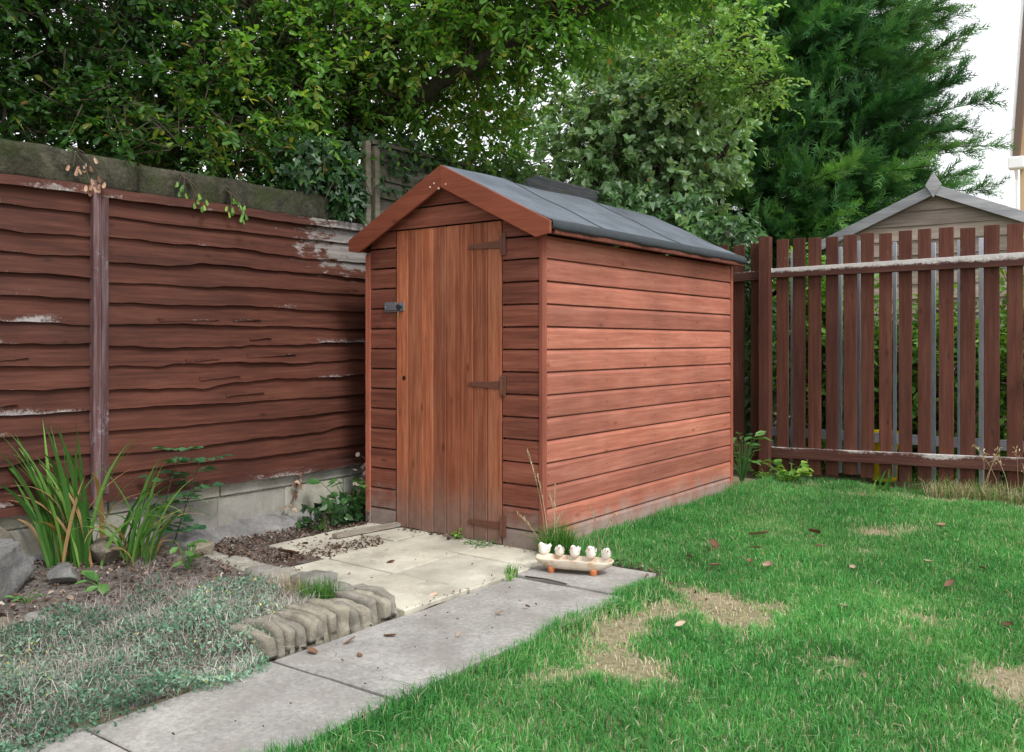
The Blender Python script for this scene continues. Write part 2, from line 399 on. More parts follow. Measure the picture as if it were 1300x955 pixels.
M['iris'] = leafmat('sword_leaf', [(0,(.03,.095,.020)),(.5,(.075,.20,.04)),(.84,(.19,.35,.075)),(.9,(.32,.42,.12)),(.92,(.33,.19,.08)),(1,(.46,.30,.15))], .3, .4, .4)
M['rose'] = leafmat('rose_leaf', [(0,(.035,.11,.055)),(1,(.08,.19,.085))], .3)
M['bright'] = leafmat('bright_leaf', [(0,(.06,.17,.03)),(.6,(.17,.35,.06)),(1,(.36,.52,.11))], .35)
M['weed'] = leafmat('weed_leaf', [(0,(.06,.17,.045)),(1,(.14,.30,.08))], .3)
M['yellow'] = plain('yellow_plastic', (.95,.70,.01), .35, var=.06)
M['ceramic'] = plain('white_ceramic', (.72,.69,.64), .35, var=.09, scale=25)
def troughm():
    t = NT('glazed_trough', .4, .45)
    f = t.mapr(t.noise(20, 5, .7), .52, .64, 0, .75)
    t.color(t.mix(f, t.mix(t.noise(9, 4), (.50,.42,.32), (.66,.59,.49)), (.46,.25,.12))); return t.m
M['trough'] = troughm()
M['terracotta'] = plain('terracotta', (.52,.17,.06), .65, var=.15)
M['beak'] = plain('bird_beak', (.50,.18,.07), .5)
M['eye'] = plain('bird_eye', (.02,.015,.012), .3)
M['render'] = plain('house_render', (.50,.37,.22), .9, var=.12, scale=6)
M['white'] = plain('white_upvc', (.78,.79,.80), .4, var=.04)
M['brownfascia'] = plain('brown_fascia', (.13,.085,.065), .6)
M['bluehose'] = plain('blue_plastic', (.22,.48,.68), .4)

# ------------------------------------------------------------------ camera
TH = R(37.0)
cam = bpy.data.objects.new('camera', bpy.data.cameras.new('camera'))
COL.objects.link(cam)
cam.location = (2.508, -3.572, 1.05)
cam.rotation_euler = (R(90), 0, TH)
cam.data.sensor_width = 36; cam.data.lens = 1130 / 1300 * 36
cam.data.shift_y = -(477.5 - 435) / 1300
cam.data.clip_end = 1000
scene.camera = cam
CAMP = np.array([2.508, -3.572]); FW = np.array([-math.sin(TH), math.cos(TH)]); RT = np.array([math.cos(TH), math.sin(TH)])
def near_view(P, margin=.7):
    """True for ground points the photo (or a step to its side) can see"""
    q = P[:, :2] - CAMP; d = q @ FW; l = q @ RT
    return (d > 1.9) & (np.abs(l) < .60 * d + margin)

# ------------------------------------------------------------------ ground, lawn, bed, paving (structure)
def sheet(name, x0, x1, y0, y1, z, mat, n=1, zf=None):
    xs = np.linspace(x0, x1, n + 1); ys = np.linspace(y0, y1, n + 1)
    X, Y = np.meshgrid(xs, ys); P = np.stack([X.ravel(), Y.ravel(), np.full(X.size, z)], 1)
    if zf is not None: P[:, 2] += zf(P)
    F = [(j*(n+1)+i, j*(n+1)+i+1, (j+1)*(n+1)+i+1, (j+1)*(n+1)+i) for j in range(n) for i in range(n)]
    o = mesh_obj(name, P, F, mat, smooth=n > 1); return tag(o, kind='structure')
sheet('ground', -300, 300, -300, 300, -.03, M['turf'])
def lawn_z(P):
    f = .012 * fbm(P[:, :2], 1.1, 3, 5)
    return f
sheet('lawn', -.10, 5.0, -5.5, 3.35, -.006, M['turf'], 60, lawn_z)

def bed_z(P):
    x, y = P[:, 0], P[:, 1]
    e = np.clip((.05 - x) / .08, 0, 1) * np.clip((-1.10 - y) / .08, 0, 1)
    back = np.clip((-.75 - x) / .6, 0, 1)
    return e * (.06 + .03 * back + .018 * fbm(P[:, :2], 3.0, 4, 9)) + .012 * fbm(P[:, :2], 9, 3, 2)
sheet('soil_bed', -1.56, .10, -5.0, -1.06, -.004, M['soil'], 90, bed_z)
sheet('soil_strip', -1.56, -.60, -1.06, .9, .012, M['soil'], 40, lambda P: .012 * fbm(P[:, :2], 8, 4, 3) - .02 * np.clip((P[:, 0] + .86) / .22, 0, 1))
def bed_h(x, y):
    return float(bed_z(np.array([[x, y, 0]]))[0]) - .004

def slab_mesh(rects, top, thick, gap=.006, tilt=.003, seg=6):
    mb = MB()
    for (x0, x1, y0, y1) in rects:
        a, b, c = (random.uniform(-tilt, tilt) for _ in range(3))
        x0 += gap; x1 -= gap; y0 += gap; y1 -= gap
        V = []; m = seg
        ring = [(x0 + (x1-x0)*i/m, y0) for i in range(m)] + [(x1, y0 + (y1-y0)*i/m) for i in range(m)] + \
               [(x1 - (x1-x0)*i/m, y1) for i in range(m)] + [(x0, y1 - (y1-y0)*i/m) for i in range(m)]
        ring = [(p[0] + random.uniform(-.003, .003), p[1] + random.uniform(-.003, .003)) for p in ring]
        cx, cy = (x0+x1)/2, (y0+y1)/2; n = len(ring)
        zt = lambda x, y: top + a + b*(x-cx)*4 + c*(y-cy)*4
        for (x, y) in ring: V.append((x, y, top - thick))
        for (x, y) in ring: V.append((x, y, zt(x, y) - .004))
        for (x, y) in ring: V.append((cx + (x-cx)*.985, cy + (y-cy)*.985, zt(x, y)))
        F = [tuple(range(2*n, 3*n))]
        for i in range(n):
            j = (i+1) % n
            F += [(i, j, n+j, n+i), (n+i, n+j, 2*n+j, 2*n+i)]
        mb.add(V, F)
    return mb
GX = [-1.17, -.73, -.29, .15]; GY = [-1.12, -.735, -.28, .02]
rects = []
for i in range(3):
    for j in range(3):
        if i == 0 and j == 0: continue
        rects.append((GX[i], GX[i+1], GY[j], GY[j+1]))
tag(slab_mesh(rects, .030, .05).build('patio', M['cream']), kind='structure')
rects = []
ys = [-.03, -.43, -1.12, -1.74, -2.36, -2.98, -3.6]
for k in range(len(ys) - 1): rects.append((.155, .65 if k == 0 else .715, ys[k+1], ys[k]))
tag(slab_mesh(rects, .024, .05, .007, .004).build('path', M['greyslab']), kind='structure')
sheet('patio_bedding', -1.0, .73, -3.7, .06, .010, M['joint'], 30, lambda P: .006 * fbm(P[:, :2], 12, 3, 4) - .05 * ((P[:, 0] < .12) & (P[:, 1] < -1.10)))

# grass
def patch(P):
    x, y = P[:, 0], P[:, 1]
    q = np.zeros(len(P))
    for (px, py, rx, ry, a) in [(1.04,-1.04,.13,.11,1.1),(.86,-.76,.11,.16,1.1),(.88,-.45,.085,.13,.95),(.97,-.17,.12,.11,1.1),(1.14,-.32,.13,.13,1.15),(.80,-.12,.09,.08,.75),(1.22,-.12,.10,.08,.6),(2.12,-.42,.15,.15,1.1),
                            (1.14,1.59,.13,.13,.62),(1.30,1.79,.12,.12,.6),(1.22,1.06,.10,.10,.5),(1.51,.32,.09,.08,.5),(1.74,.09,.11,.08,.52),(1.62,-.57,.07,.06,.55),(.91,-1.26,.10,.10,.7),(1.35,2.98,.5,.14,.8),(.74,2.78,.14,.1,.6),(.35,3.05,.25,.1,.5)]:
        q += a * np.exp(-(((x-px)/rx)**2 + ((y-py)/ry)**2))
    q += .22 * fbm(P[:, :2], 5.5, 3, 21) + .20 * fbm(P[:, :2], 19, 3, 22)
    return q
N0 = 720000
P = np.stack([rng.uniform(.0, 4.3, N0), rng.uniform(-3.2, 3.22, N0), np.zeros(N0)], 1)
x, y = P[:, 0], P[:, 1]
edge_n = .035 * fbm(P[:, :2], 6, 3, 31)
ok = near_view(P, 1.25)
ok &= ((y > .03) & (x > .02)) | (x > np.where(y > -.43, .64, .695) + edge_n)
ok &= ~((x < .66 + edge_n) & (y > -.3) & (y < .02))
P = P[ok]; pt = patch(P)
q = P[:, :2] - CAMP; d = q @ FW
keep = rng.random(len(P)) < np.clip(1.0 - .98 * np.clip((pt - .10) / .68, 0, 1), .12, 1) * np.clip(4.6 / (d + .8), .45, 1)
P = P[keep]; pt = pt[keep]
P[:, 2] = -.008 + lawn_z(P)
edge_path = np.exp(-((P[:, 0] - .72) / .09) ** 2) * (P[:, 1] < -.0)
edge_shed = np.exp(-((P[:, 0] - .02) / .10) ** 2) * (P[:, 1] > 0)
tuftn = np.clip(fbm(P[:, :2], 3.2, 3, 17), 0, 1)
Hh = (.018 + .030 * rng.random(len(P)) ** 1.5 + .040 * tuftn ** 1.3 + .035 * edge_path + .045 * edge_shed) * (1 - .40 * np.clip(pt * 1.4, 0, 1))
g_r = np.clip(rng.random(len(P)) * .80 + .20 * fbm(P[:, :2], 2.2, 4, 8) + .10 * fbm(P[:, :2], 14, 2, 18) + .16 * np.clip(pt, 0, 1) + (rng.random(len(P)) < .06 + 1.1 * np.clip(pt - .16, 0, .8)) * .9, 0, 1)
tag(blades('lawn_grass', P, Hh, .0026 + .0018 * rng.random(len(P)), M['grass'], .65, g_r), 'short green lawn grass with worn straw patches', 'grass', kind='stuff')

# ------------------------------------------------------------------ garden shed
shed = empty('garden_shed', (-.6, 1.13, 0), 'red-brown wooden apex garden shed with felt roof standing at the patio edge', 'shed')
W_, D_, EV = 1.20, 2.27, 1.575
BH = .112
def clad_profile(lip, h=BH):
    return [(0.0, .0145), (.002, .0155), (.087, .0155), (.0885, .0148), (.103, .0155 - lip), (h + .002, .0155 - lip)]
def clad_wall(fn, t0, t1, z0, z1, mb, clip=None, seed=0, lip=.0080):
    """horizontal shiplap boards; fn(t, out, z) -> xyz; clip(z) -> (t0,t1) limits"""
    rr = random.Random(seed); z = z0; prof = clad_profile(lip)
    while z < z1 - .002:
        h = min(BH, z1 - z); r = rr.random()
        pr = [(a, o) for a, o in prof if a <= h] + ([(h, .0155 - lip)] if h < BH else [])
        wob = [rr.uniform(-.0016, .0002) for _ in range(9)]
        nt = 8; V = []; F = []
        for k in range(nt + 1):
            for a, o in pr:
                lo, hi = (t0, t1) if clip is None else clip(z + a)
                t = lo + (hi - lo) * k / nt
                V.append(fn(t, o, z + a + (wob[k] if a < .01 else 0)))
            lo, hi = (t0, t1) if clip is None else clip(z)
            V.append(fn(lo + (hi - lo) * k / nt, .0150 - lip, z + .001 + wob[k]))
        m = len(pr) + 1
        for k in range(nt):
            for i in range(m - 2):
                F.append((k*m+i, (k+1)*m+i, (k+1)*m+i+1, k*m+i+1))
            F.append((k*m+m-1, (k+1)*m+m-1, (k+1)*m, k*m))
        mb.add(V, F, r); z += h
ZB = .012
# side walls
mb = MB(); clad_wall(lambda t, o, z: (o, t, z), .018, D_ - .02, ZB, EV, mb, seed=1); mb.box((-.02, .02, ZB), (-.005, D_ - .02, EV - .01), .4)
mb.build('side_wall', M['shed_side'], shed)
mb = MB(); clad_wall(lambda t, o, z: (-W_ - o, D_ - t, z), .018, D_ - .02, ZB, EV, mb, seed=2); mb.box((-W_ + .005, .02, ZB), (-W_ + .02, D_ - .02, EV - .01), .4)
mb.build('side_wall', M['shed_side'], shed)
RX, RZ, SL = -.588, 1.945, .502        # ridge x, underside-ish height and slope of the roof
def gable_clip(z):
    if z <= EV: return (-W_, 0)
    h = max(0.01, (RZ - .02 - z) / SL); return (max(-W_, RX - h), min(0, RX + h))
mb = MB(); clad_wall(lambda t, o, z: (-t - W_, D_ + o, z), 0, 0, ZB, RZ - .06, mb, clip=lambda z: tuple(-W_ - q for q in gable_clip(z))[::-1], seed=3)
mb.build('back_wall', M['shed_side'], shed)
# front: cladding left and right of the door and above it
DX0, DX1, DZ1 = -.972, -.236, 1.668
fr = lambda t, o, z: (t, -o, z)
def lim(a, b):
    def f(z):
        lo, hi = gable_clip(z); return (min(max(a, lo), b - .001), max(min(b, hi), a + .001))
    return f
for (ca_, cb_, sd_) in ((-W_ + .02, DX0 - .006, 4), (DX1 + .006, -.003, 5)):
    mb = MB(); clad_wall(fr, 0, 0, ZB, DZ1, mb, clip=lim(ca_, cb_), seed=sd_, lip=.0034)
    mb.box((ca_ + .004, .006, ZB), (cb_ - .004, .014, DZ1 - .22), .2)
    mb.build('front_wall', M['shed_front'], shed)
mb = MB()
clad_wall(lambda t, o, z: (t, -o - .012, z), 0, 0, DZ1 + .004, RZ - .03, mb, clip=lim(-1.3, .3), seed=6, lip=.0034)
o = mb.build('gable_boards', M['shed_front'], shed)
# corner trims
for (a, b) in (((-.004, -.0205, ZB), (.0205, -.003, EV + .02)), ((.0055, -.0025, ZB), (.0215, .014, EV + .0)), ((-W_ - .016, -.0205, ZB), (-W_ + .022, -.003, EV - .03)), ((.004, D_ - .03, ZB), (.022, D_ + .004, EV))):
    mb = MB(); mb.box(a, b); mb.build('corner_trim', M['trim'], shed, bevel=.003)
# door
door_root = None
mb = MB(); nP = 8; pw = (DX1 - DX0) / nP
for k in range(nP):
    x0 = DX0 + k * pw + .0012; x1 = x0 + pw - .0024
    zj0, zj1 = .035 + random.uniform(-.003, .003), DZ1 - .004
    poly = [(x0, .0), (x0, -.0165), (x0 + .004, -.0205), (x1 - .004, -.0205), (x1, -.0165), (x1, .0)]
    mb.prism(poly, lambda a, b, t: (a, b, t), zj0, zj1, steps=6)
door = mb.build('door', M['door'], shed)
for zc in (1.545, .835, .125):
    mb = MB()
    xr = DX1 - .004
    poly = [(xr, zc - .020), (xr, zc + .020), (xr - .205, zc + .011), (xr - .215, zc), (xr - .205, zc - .011)]
    mb.prism(poly, lambda a, b, t: (a, t, b), -.0212, -.0255)
    mb.tube([(DX1 + .002, -.027, zc - .045), (DX1 + .002, -.027, zc + .045)], .006, 8)
    mb.box((DX1 + .004, -.0255, zc - .055), (DX1 + .030, -.0205, zc + .055))
    for (sx, sz) in ((xr - .03, 0), (xr - .10, 0), (xr - .18, 0), (DX1 + .018, .04), (DX1 + .018, -.04)):
        mb.tube([(sx, -.0245, zc + sz), (sx, -.0275, zc + sz)], [.0045, .003], 8)
    mb.build('hinge', M['paint_brown'], door, bevel=.001)
mb = MB()
mb.tube([(-.912, -.0200, .855), (-.912, -.0213, .855)], .013, 14); mb.build('latch_hole', M['black'], door)
# lock: hasp plate with padlock body
mb = MB(); mb.box((-1.062, -.0225, 1.218), (-.972, -.0185, 1.274)); mb.box((-.966, -.0255, 1.222), (-.908, -.0210, 1.270))
mb.box((-1.055, -.030, 1.228), (-.930, -.0230, 1.264)); mb.tube([(-1.046, -.029, 1.246), (-1.046, -.033, 1.246)], .006, 8)
lk = mb.build('door_bolt', M['steel'], shed, bevel=.002)
mb = MB(); mb.tube([(-.937, -.026, 1.247), (-.937, -.044, 1.247)], .014, 12); mb.box((-.942, -.046, 1.215), (-.932, -.040, 1.247)); mb.tube([(-.937, -.043, 1.222), (-.937, -.040, 1.196)], .004, 8)
mb.build('bolt_knob', M['blackplastic'], lk, bevel=.001)
mb = MB(); mb.box((-.936, -.048, 1.185), (-.929, -.044, 1.222)); mb.build('key', plain('brass', (.55, .42, .22), .35, .8), lk)
# roof: two pitches, felt in lapped strips, drooping felt edge and a thin eaves batten
Y0R, Y1R = -.065, D_ + .008
XR, XL = .100, -1.280
def roof_top(x): return RZ + .028 - SL * abs(x - RX)
rt = MB()
for sgn, xe in ((1, XR), (-1, XL)):
    strips = [(Y0R, .46), (.42, 1.38), (1.34, Y1R)]
    for k, (a, b) in enumerate(strips):
        lift = .003 * (len(strips) - k)
        nx, ny = 16, 16; V = []; F = []
        for i in range(nx + 1):
            x = RX + (xe - RX) * i / nx
            for j in range(ny + 1):
                y = a + (b - a) * j / ny
                wv = .0035 * math.sin(7 * y + 3 * x + k) + .003 * math.sin(17 * x - 5 * y) - .012 * math.sin(math.pi * j / ny) * (i / nx) * .4
                V.append((x, y, roof_top(x) + lift + wv))
        for i in range(nx):
            for j in range(ny):
                f = (i*(ny+1)+j, (i+1)*(ny+1)+j, (i+1)*(ny+1)+j+1, i*(ny+1)+j+1)
                F.append(f if sgn > 0 else f[::-1])
        rt.add(V, F, .3 + .25 * k)
        # free edge of the strip, facing the front
        V = []
        for i in range(nx + 1):
            x = RX + (xe - RX) * i / nx
            V += [(x, a, roof_top(x) + lift - .006), (x, a, roof_top(x) + lift + .003 * math.sin(17 * x - 5 * a) + .0035 * math.sin(7*a+3*x+k))]
        rt.add(V, [(2*i, 2*i+2, 2*i+3, 2*i+1) for i in range(nx)], .0)
roof = rt.build('roof', M['felt'], shed, smooth=True)
for sgn, xe in ((1, XR), (-1, XL)):
    for k, ya in ((0, .46), (1, 1.38)):
        V = []
        for i in range(25):
            x = RX + (xe - RX) * i / 24; zt = roof_top(x) + .003 * (3 - k) + .0035 * math.sin(7 * ya + 3 * x + k) + .003 * math.sin(17 * x - 5 * ya) + .004
            yo = .003 * math.sin(11 * x)
            V += [(x, ya - .007 + yo, zt - .004), (x, ya - .003 + yo, zt + .0015), (x, ya + .004 + yo, zt)]
        F = [(i*3+j, i*3+3+j, i*3+4+j, i*3+1+j) for i in range(24) for j in (0, 1)]
        mesh_obj('felt_lap', V, F if sgn > 0 else [f[::-1] for f in F], M['felt_edge'], roof)
for sgn, xe in ((1, XR), (-1, XL)):
    mb = MB(); nY = 40; V = []
    for j in range(nY + 1):
        y = Y0R + (Y1R - Y0R) * j / nY
        w = .004 * math.sin(9 * y) + .003 * math.sin(23 * y + 1)
        zt = roof_top(xe) + .012
        for (dx, dz) in ((-.03, .012), (.004, -.001), (.014 + w, -.014), (.015 + w, -.036 - w), (.008, -.046 - w), (-.004, -.044)):
            V.append((xe + sgn * dx, y, zt + dz))
    F = []
    for j in range(nY):
        for i in range(5):
            f = (j*6+i, j*6+i+1, (j+1)*6+i+1, (j+1)*6+i); F.append(f if sgn > 0 else f[::-1])
    F.append(tuple(range(6))); F.append(tuple(range(nY*6, nY*6+6))[::-1])
    mb.add(V, F); mb.build('felt_edge', M['felt_edge'], roof, smooth=True)
    mb = MB(); xa, xb = sorted((xe - sgn * .022, xe + sgn * .004)); mb.box((xa, Y0R + .03, roof_top(xe) - .055), (xb, Y1R - .01, roof_top(xe) - .032)); mb.build('eaves_batten', M['shed_front'], roof, bevel=.002)
    # roof boards under the felt
    mb = MB()
    def rb(a, b, t): return (a, t, b)
    xs_ = [RX, xe - sgn * .004]
    poly = [(xs_[0], roof_top(xs_[0]) - .004), (xs_[1], roof_top(xs_[1]) - .004), (xs_[1], roof_top(xs_[1]) - .020), (xs_[0], roof_top(xs_[0]) - .020)]
    mb.prism(poly if sgn < 0 else poly[::-1], rb, Y0R + .01, Y1R - .004); mb.build('roof_boards', M['batten'], roof)
# barge boards
for sgn, xe in ((1, XR + .006), (-1, XL - .006)):
    t0 = roof_top(RX) + .006; te = roof_top(xe) + .008
    dv = .118
    poly = [(RX, t0), (xe, te), (xe, te - .062), (xe - sgn * .085, te + SL * .085 - dv), (RX, t0 - dv)]
    if sgn > 0: poly = poly[::-1]
    mb = MB(); mb.prism(poly, lambda a, b, t: (a, t, b), Y0R - .003 - (.0015 if sgn > 0 else 0), Y0R - .021 - (.0015 if sgn > 0 else 0), r=.85 if sgn > 0 else .05)
    bb = mb.build('barge_board', M['barge'], shed, bevel=.003)
bare = plain('pale_bare_wood', (.45, .33, .25), .8)
for (nx_, nz_) in ((-.632, 1.885), (-.55, 1.872), (-.66, 1.868), (-.60, 1.855)):
    mb = MB(); mb.tube([(nx_, Y0R - .020, nz_), (nx_, Y0R - .0255, nz_)], [.007, .004], 8); mb.build('nail_hole', bare, shed)

# ------------------------------------------------------------------ left lapped fence
XF = -1.53
FZ0, FZ1 = .305, 1.772
def lapped_panel(y0, y1, name, label, wfun, pfun, ends, seed, group='lapped fence panels on the block wall'):
    root = empty(name, (XF - .03, (y0 + y1) / 2, FZ0), label, 'fence', group)
    rr = random.Random(seed); mb = MB(); nb = 14; pitch = (FZ1 - FZ0 - .05) / nb
    for k in range(nb):
        zb = FZ0 + .030 + k * pitch; h = pitch + .028; n = 60
        ph = [rr.uniform(0, 6.28) for _ in range(6)]; amp = rr.uniform(.25, .8); pk0 = rr.random(); pkc = rr.uniform(0, 1); pkw = rr.uniform(.06, .3)
        spl = rr.uniform(.15, .85) if rr.random() < .55 else None
        V = []; E = []; Wt = []
        for i in range(n + 1):
            y = y0 + (y1 - y0) * i / n; s = i / n
            wob = amp * (.009 * math.sin(3.1 * y + ph[0]) + .006 * math.sin(8.3 * y + ph[1]) + .003 * math.sin(21 * y + ph[2]) + .002 * math.sin(47 * y + ph[3]))
            if spl is not None: wob += .016 * (1 / (1 + math.exp(-(s - spl) * 90)) - .5)
            bow = .005 * amp * math.sin(math.pi * s) + .004 * math.sin(5 * y + ph[4])
            zl = zb + wob - .006
            pq = pfun(y, zb) + (.62 if pk0 < .40 else .15) * math.exp(-((s - pkc) / pkw) ** 2)
            for (f, xo, e) in ((0, .004, pq), (0, .020, pq), (.25, .0150, .72 * pq), (.6, .006, .25 * pq), (1, -.004, 0)):
                V.append((XF - .012 + xo + bow * (1 - f), y, zl + (h - wob) * f)); E.append(e); Wt.append(wfun(y, zl + h * f))
        F = []
        for i in range(n):
            for j in range(4):
                F.append((i*5+j, (i+1)*5+j, (i+1)*5+j+1, i*5+j+1))
        mb.add(V, F, rr.random(), E, Wt)
    for _ in range(7 if y1 > 0 else 3):
        k = rr.randrange(2, nb - 1); ys = rr.uniform(y0 + .25, y1 - .45); L = rr.uniform(.12, .36); zs = FZ0 + .030 + k * pitch + rr.uniform(.012, .035); th = rr.uniform(.006, .013); V = []
        for i in range(9):
            q = i / 8; w_ = th * (1 - q) ** .7 * (.6 + .4 * rr.random()) + .0008; dz = .012 * q * rr.choice((1, 1, .6))
            V += [(XF + .006, ys + L * q, zs + dz - w_), (XF + .0125 + .004 * q, ys + L * q, zs + dz - w_), (XF + .0115 + .004 * q, ys + L * q, zs + dz + w_), (XF + .002, ys + L * q, zs + dz + w_)]
        Fs = [(i*4+j, (i+1)*4+j, (i+1)*4+(j+1) % 4, i*4+(j+1) % 4) for i in range(8) for j in range(4)] + [(3, 2, 1, 0), (32, 33, 34, 35)]
        mb.add(V, Fs, rr.random(), .75, 0)
    mb.build('lapped_boards', M['fence'], root)
    # added dark sheet stands in for shade in the gaps between boards
    mb = MB(); mb.box((XF - .030, y0 + .01, FZ0 + .01), (XF - .022, y1 - .01, FZ1 - .01)); mb.build('gap_shade_sheet', M['dark_fence'], root)
    def rail(za, zb, nm, xo, wf):
        mb = MB(); n = 40; V = []; E = []; Wt = []; ph = rr.uniform(0, 6)
        for i in range(n + 1):
            y = y0 + (y1 - y0) * i / n; wv = .003 * math.sin(6 * y + ph) + .0015 * math.sin(31 * y)
            for (dx, dz, e) in ((-.012, za, .5), (xo, za, .6), (xo, zb, .3), (-.012, zb, .6)):
                V.append((XF + dx, y, dz + wv)); E.append(e); Wt.append(wf(y, dz))
        F = [(i*4+j, (i+1)*4+j, (i+1)*4+(j+1) % 4, i*4+(j+1) % 4) for i in range(n) for j in range(4)] + [(0,1,2,3), (n*4+3, n*4+2, n*4+1, n*4)]
        mb.add(V, F, None, E, Wt); return mb.build(nm, M['fence_rail'], root)
    rail(FZ1 - .042, FZ1, 'top_rail', .028, wfun)
    rail(FZ0, FZ0 + .036, 'bottom_rail', .030, lambda y, z: .0)
    for yy in ends:
        mb = MB(); mb.box((XF - .015, yy - .018, FZ0 + .037), (XF + .026, yy + .018, FZ1 - .043), e=.45); mb.build('edge_batten', M['fence_post'], root, bevel=.002)
    return root
def w_right(y, z):
    a = np.clip((y + .75) / .9, 0, 1) * np.clip((z - 1.33) / .22, 0, 1)
    return float(a) * .72
lapped_panel(-1.418, .325, 'lapped_fence', 'brown waney-edged fence panel between the post and the shed, greyed at its top right', w_right, lambda y, z: .10 + .35 * float(np.clip((y + .6) / .6, 0, 1)) * (z > .8), (-1.399, .305), 3)
lapped_panel(-3.20, -1.458, 'lapped_fence', 'brown waney-edged fence panel at the left edge, with white peeling board edges', lambda y, z: .30 * float(np.clip((-1.9 - y) / .8, 0, 1)), lambda y, z: .42 + .66 * float(np.clip((-1.62 - y) / .35, 0, 1)), (-3.181,), 8)
for (yy, lab, zt) in ((-1.438, 'dark weathered fence post joining the two brown lapped panels', 1.80), (-3.236, 'brown fence post at the far left end of the lapped fence', 1.78)):
    mb = MB(); mb.box((XF - .05, yy - .0185, FZ0 - .03), (XF + .030, yy + .0185, zt), e=.5); o = mb.build('fence_post', M['fence_post'], bevel=.003, loc=(XF, yy, FZ0 - .03)); tag(o, lab, 'fence post')

# plinth of blocks below the fence
pl = empty('block_wall', (XF - .08, -1.4, 0), 'low grey concrete block wall carrying the lapped fence', 'wall')
mb = MB(); rr = random.Random(5)
yy = -3.4
while yy < 1.2:
    L = .44; mb.box((XF - .15, yy + .004, .046), (XF - .022 + rr.uniform(-.004, .004), yy + L - .004, .232)); yy += L
yy = -3.5
while yy < 1.2:
    L = rr.uniform(.5, .62); mb.box((XF - .15, yy + .003, .239), (XF - .014 + rr.uniform(-.004, .004), yy + L - .003, .304)); yy += L
mb.build('blocks', M['block'], pl, bevel=.005)
mb = MB(); mb.box((XF - .145, -3.4, .0), (XF - .027, 1.2, .302)); mb.build('mortar_joints', M['mortar'], pl)
# rough spilled footing
n = 150; V = []; prof = [(-.03, .115), (.01, .10), (.05, .072), (.085, .05), (.115, .022), (.13, -.02)]
for i in range(n + 1):
    y = -1.75 + 2.2 * i / n
    for (a, b) in prof:
        V.append((XF + a, y, b))
V = np.array(V); nn = fbm(V, 7, 5, 3); n2 = fbm(V, 2.0, 2, 6)
n3 = fbm(V, 26, 4, 12); V[:, 0] += .022 * nn + .02 * n2 + .010 * n3 - .012; V[:, 2] += (.018 * nn + .022 * n2 + .012 * n3 - .02) * (V[:, 2] > 0)
F = [(i*6+j, i*6+j+1, (i+1)*6+j+1, (i+1)*6+j) for i in range(n) for j in range(5)]
mesh_obj('footing', V, F, M['mortar'], pl, smooth=True)

# old stone wall with coping behind the fence
sw = empty('stone_wall', (-1.75, -1.6, 0), 'old mossy stone wall topped with coping stones behind the lapped fence', 'wall')
def lumpy_box(a, b, n=(2, 6, 3), amp=.012, seed=1, rnd=None, sc=6, round_=.10):
    """a box with subdivided, roughened faces"""
    (x0,y0,z0),(x1,y1,z1) = a, b; nx, ny, nz = n; idx = {}; V = []; F = []
    def vid(i, j, k):
        if (i, j, k) not in idx:
            idx[(i, j, k)] = len(V); V.append((x0+(x1-x0)*i/nx, y0+(y1-y0)*j/ny, z0+(z1-z0)*k/nz))
        return idx[(i, j, k)]
    for i in range(nx):
        for j in range(ny):
            F.append((vid(i,j,0),vid(i,j+1,0),vid(i+1,j+1,0),vid(i+1,j,0))); F.append((vid(i,j,nz),vid(i+1,j,nz),vid(i+1,j+1,nz),vid(i,j+1,nz)))
    for i in range(nx):
        for k in range(nz):
            F.append((vid(i,0,k),vid(i+1,0,k),vid(i+1,0,k+1),vid(i,0,k+1))); F.append((vid(i,ny,k),vid(i,ny,k+1),vid(i+1,ny,k+1),vid(i+1,ny,k)))
    for j in range(ny):
        for k in range(nz):
            F.append((vid(0,j,k),vid(0,j,k+1),vid(0,j+1,k+1),vid(0,j+1,k))); F.append((vid(nx,j,k),vid(nx,j+1,k),vid(nx,j+1,k+1),vid(nx,j,k+1)))
    V = np.array(V); c = V.mean(0); h = np.array([(x1-x0)/2,(y1-y0)/2,(z1-z0)/2]); q = (V - c) / h
    m = np.sort(np.abs(q), axis=1)[:, 1]          # pull in the edges
    V = c + q * h * (1 - round_ * (m[:, None] > .97))
    V = V + unit(V - c) * (amp * fbm(V, sc, 4, seed))[:, None]
    return V, F
mb = MB(); mb.box((-2.02, -6, 0), (-1.70, .9, 1.74)); mb.build('wall_body', M['wallstone'], sw)
yy = -4.1; k = 0; rr = random.Random(2)
while yy < .32:
    L = min(rr.uniform(.48, .78), .40 - yy)
    zt = 1.925 + rr.uniform(-.006, .004); zb_ = 1.764 + rr.uniform(-.006, .006)
    V, F = lumpy_box((-2.08, yy + .001, zb_), (-1.545 + rr.uniform(-.005, .005), yy + L, zt), (6, 16, 6), .020, 3, round_=.03)
    mesh_obj('coping_stone', V, F, M['coping'], sw, [rr.random()] * len(F), smooth=True); yy += L; k += 1

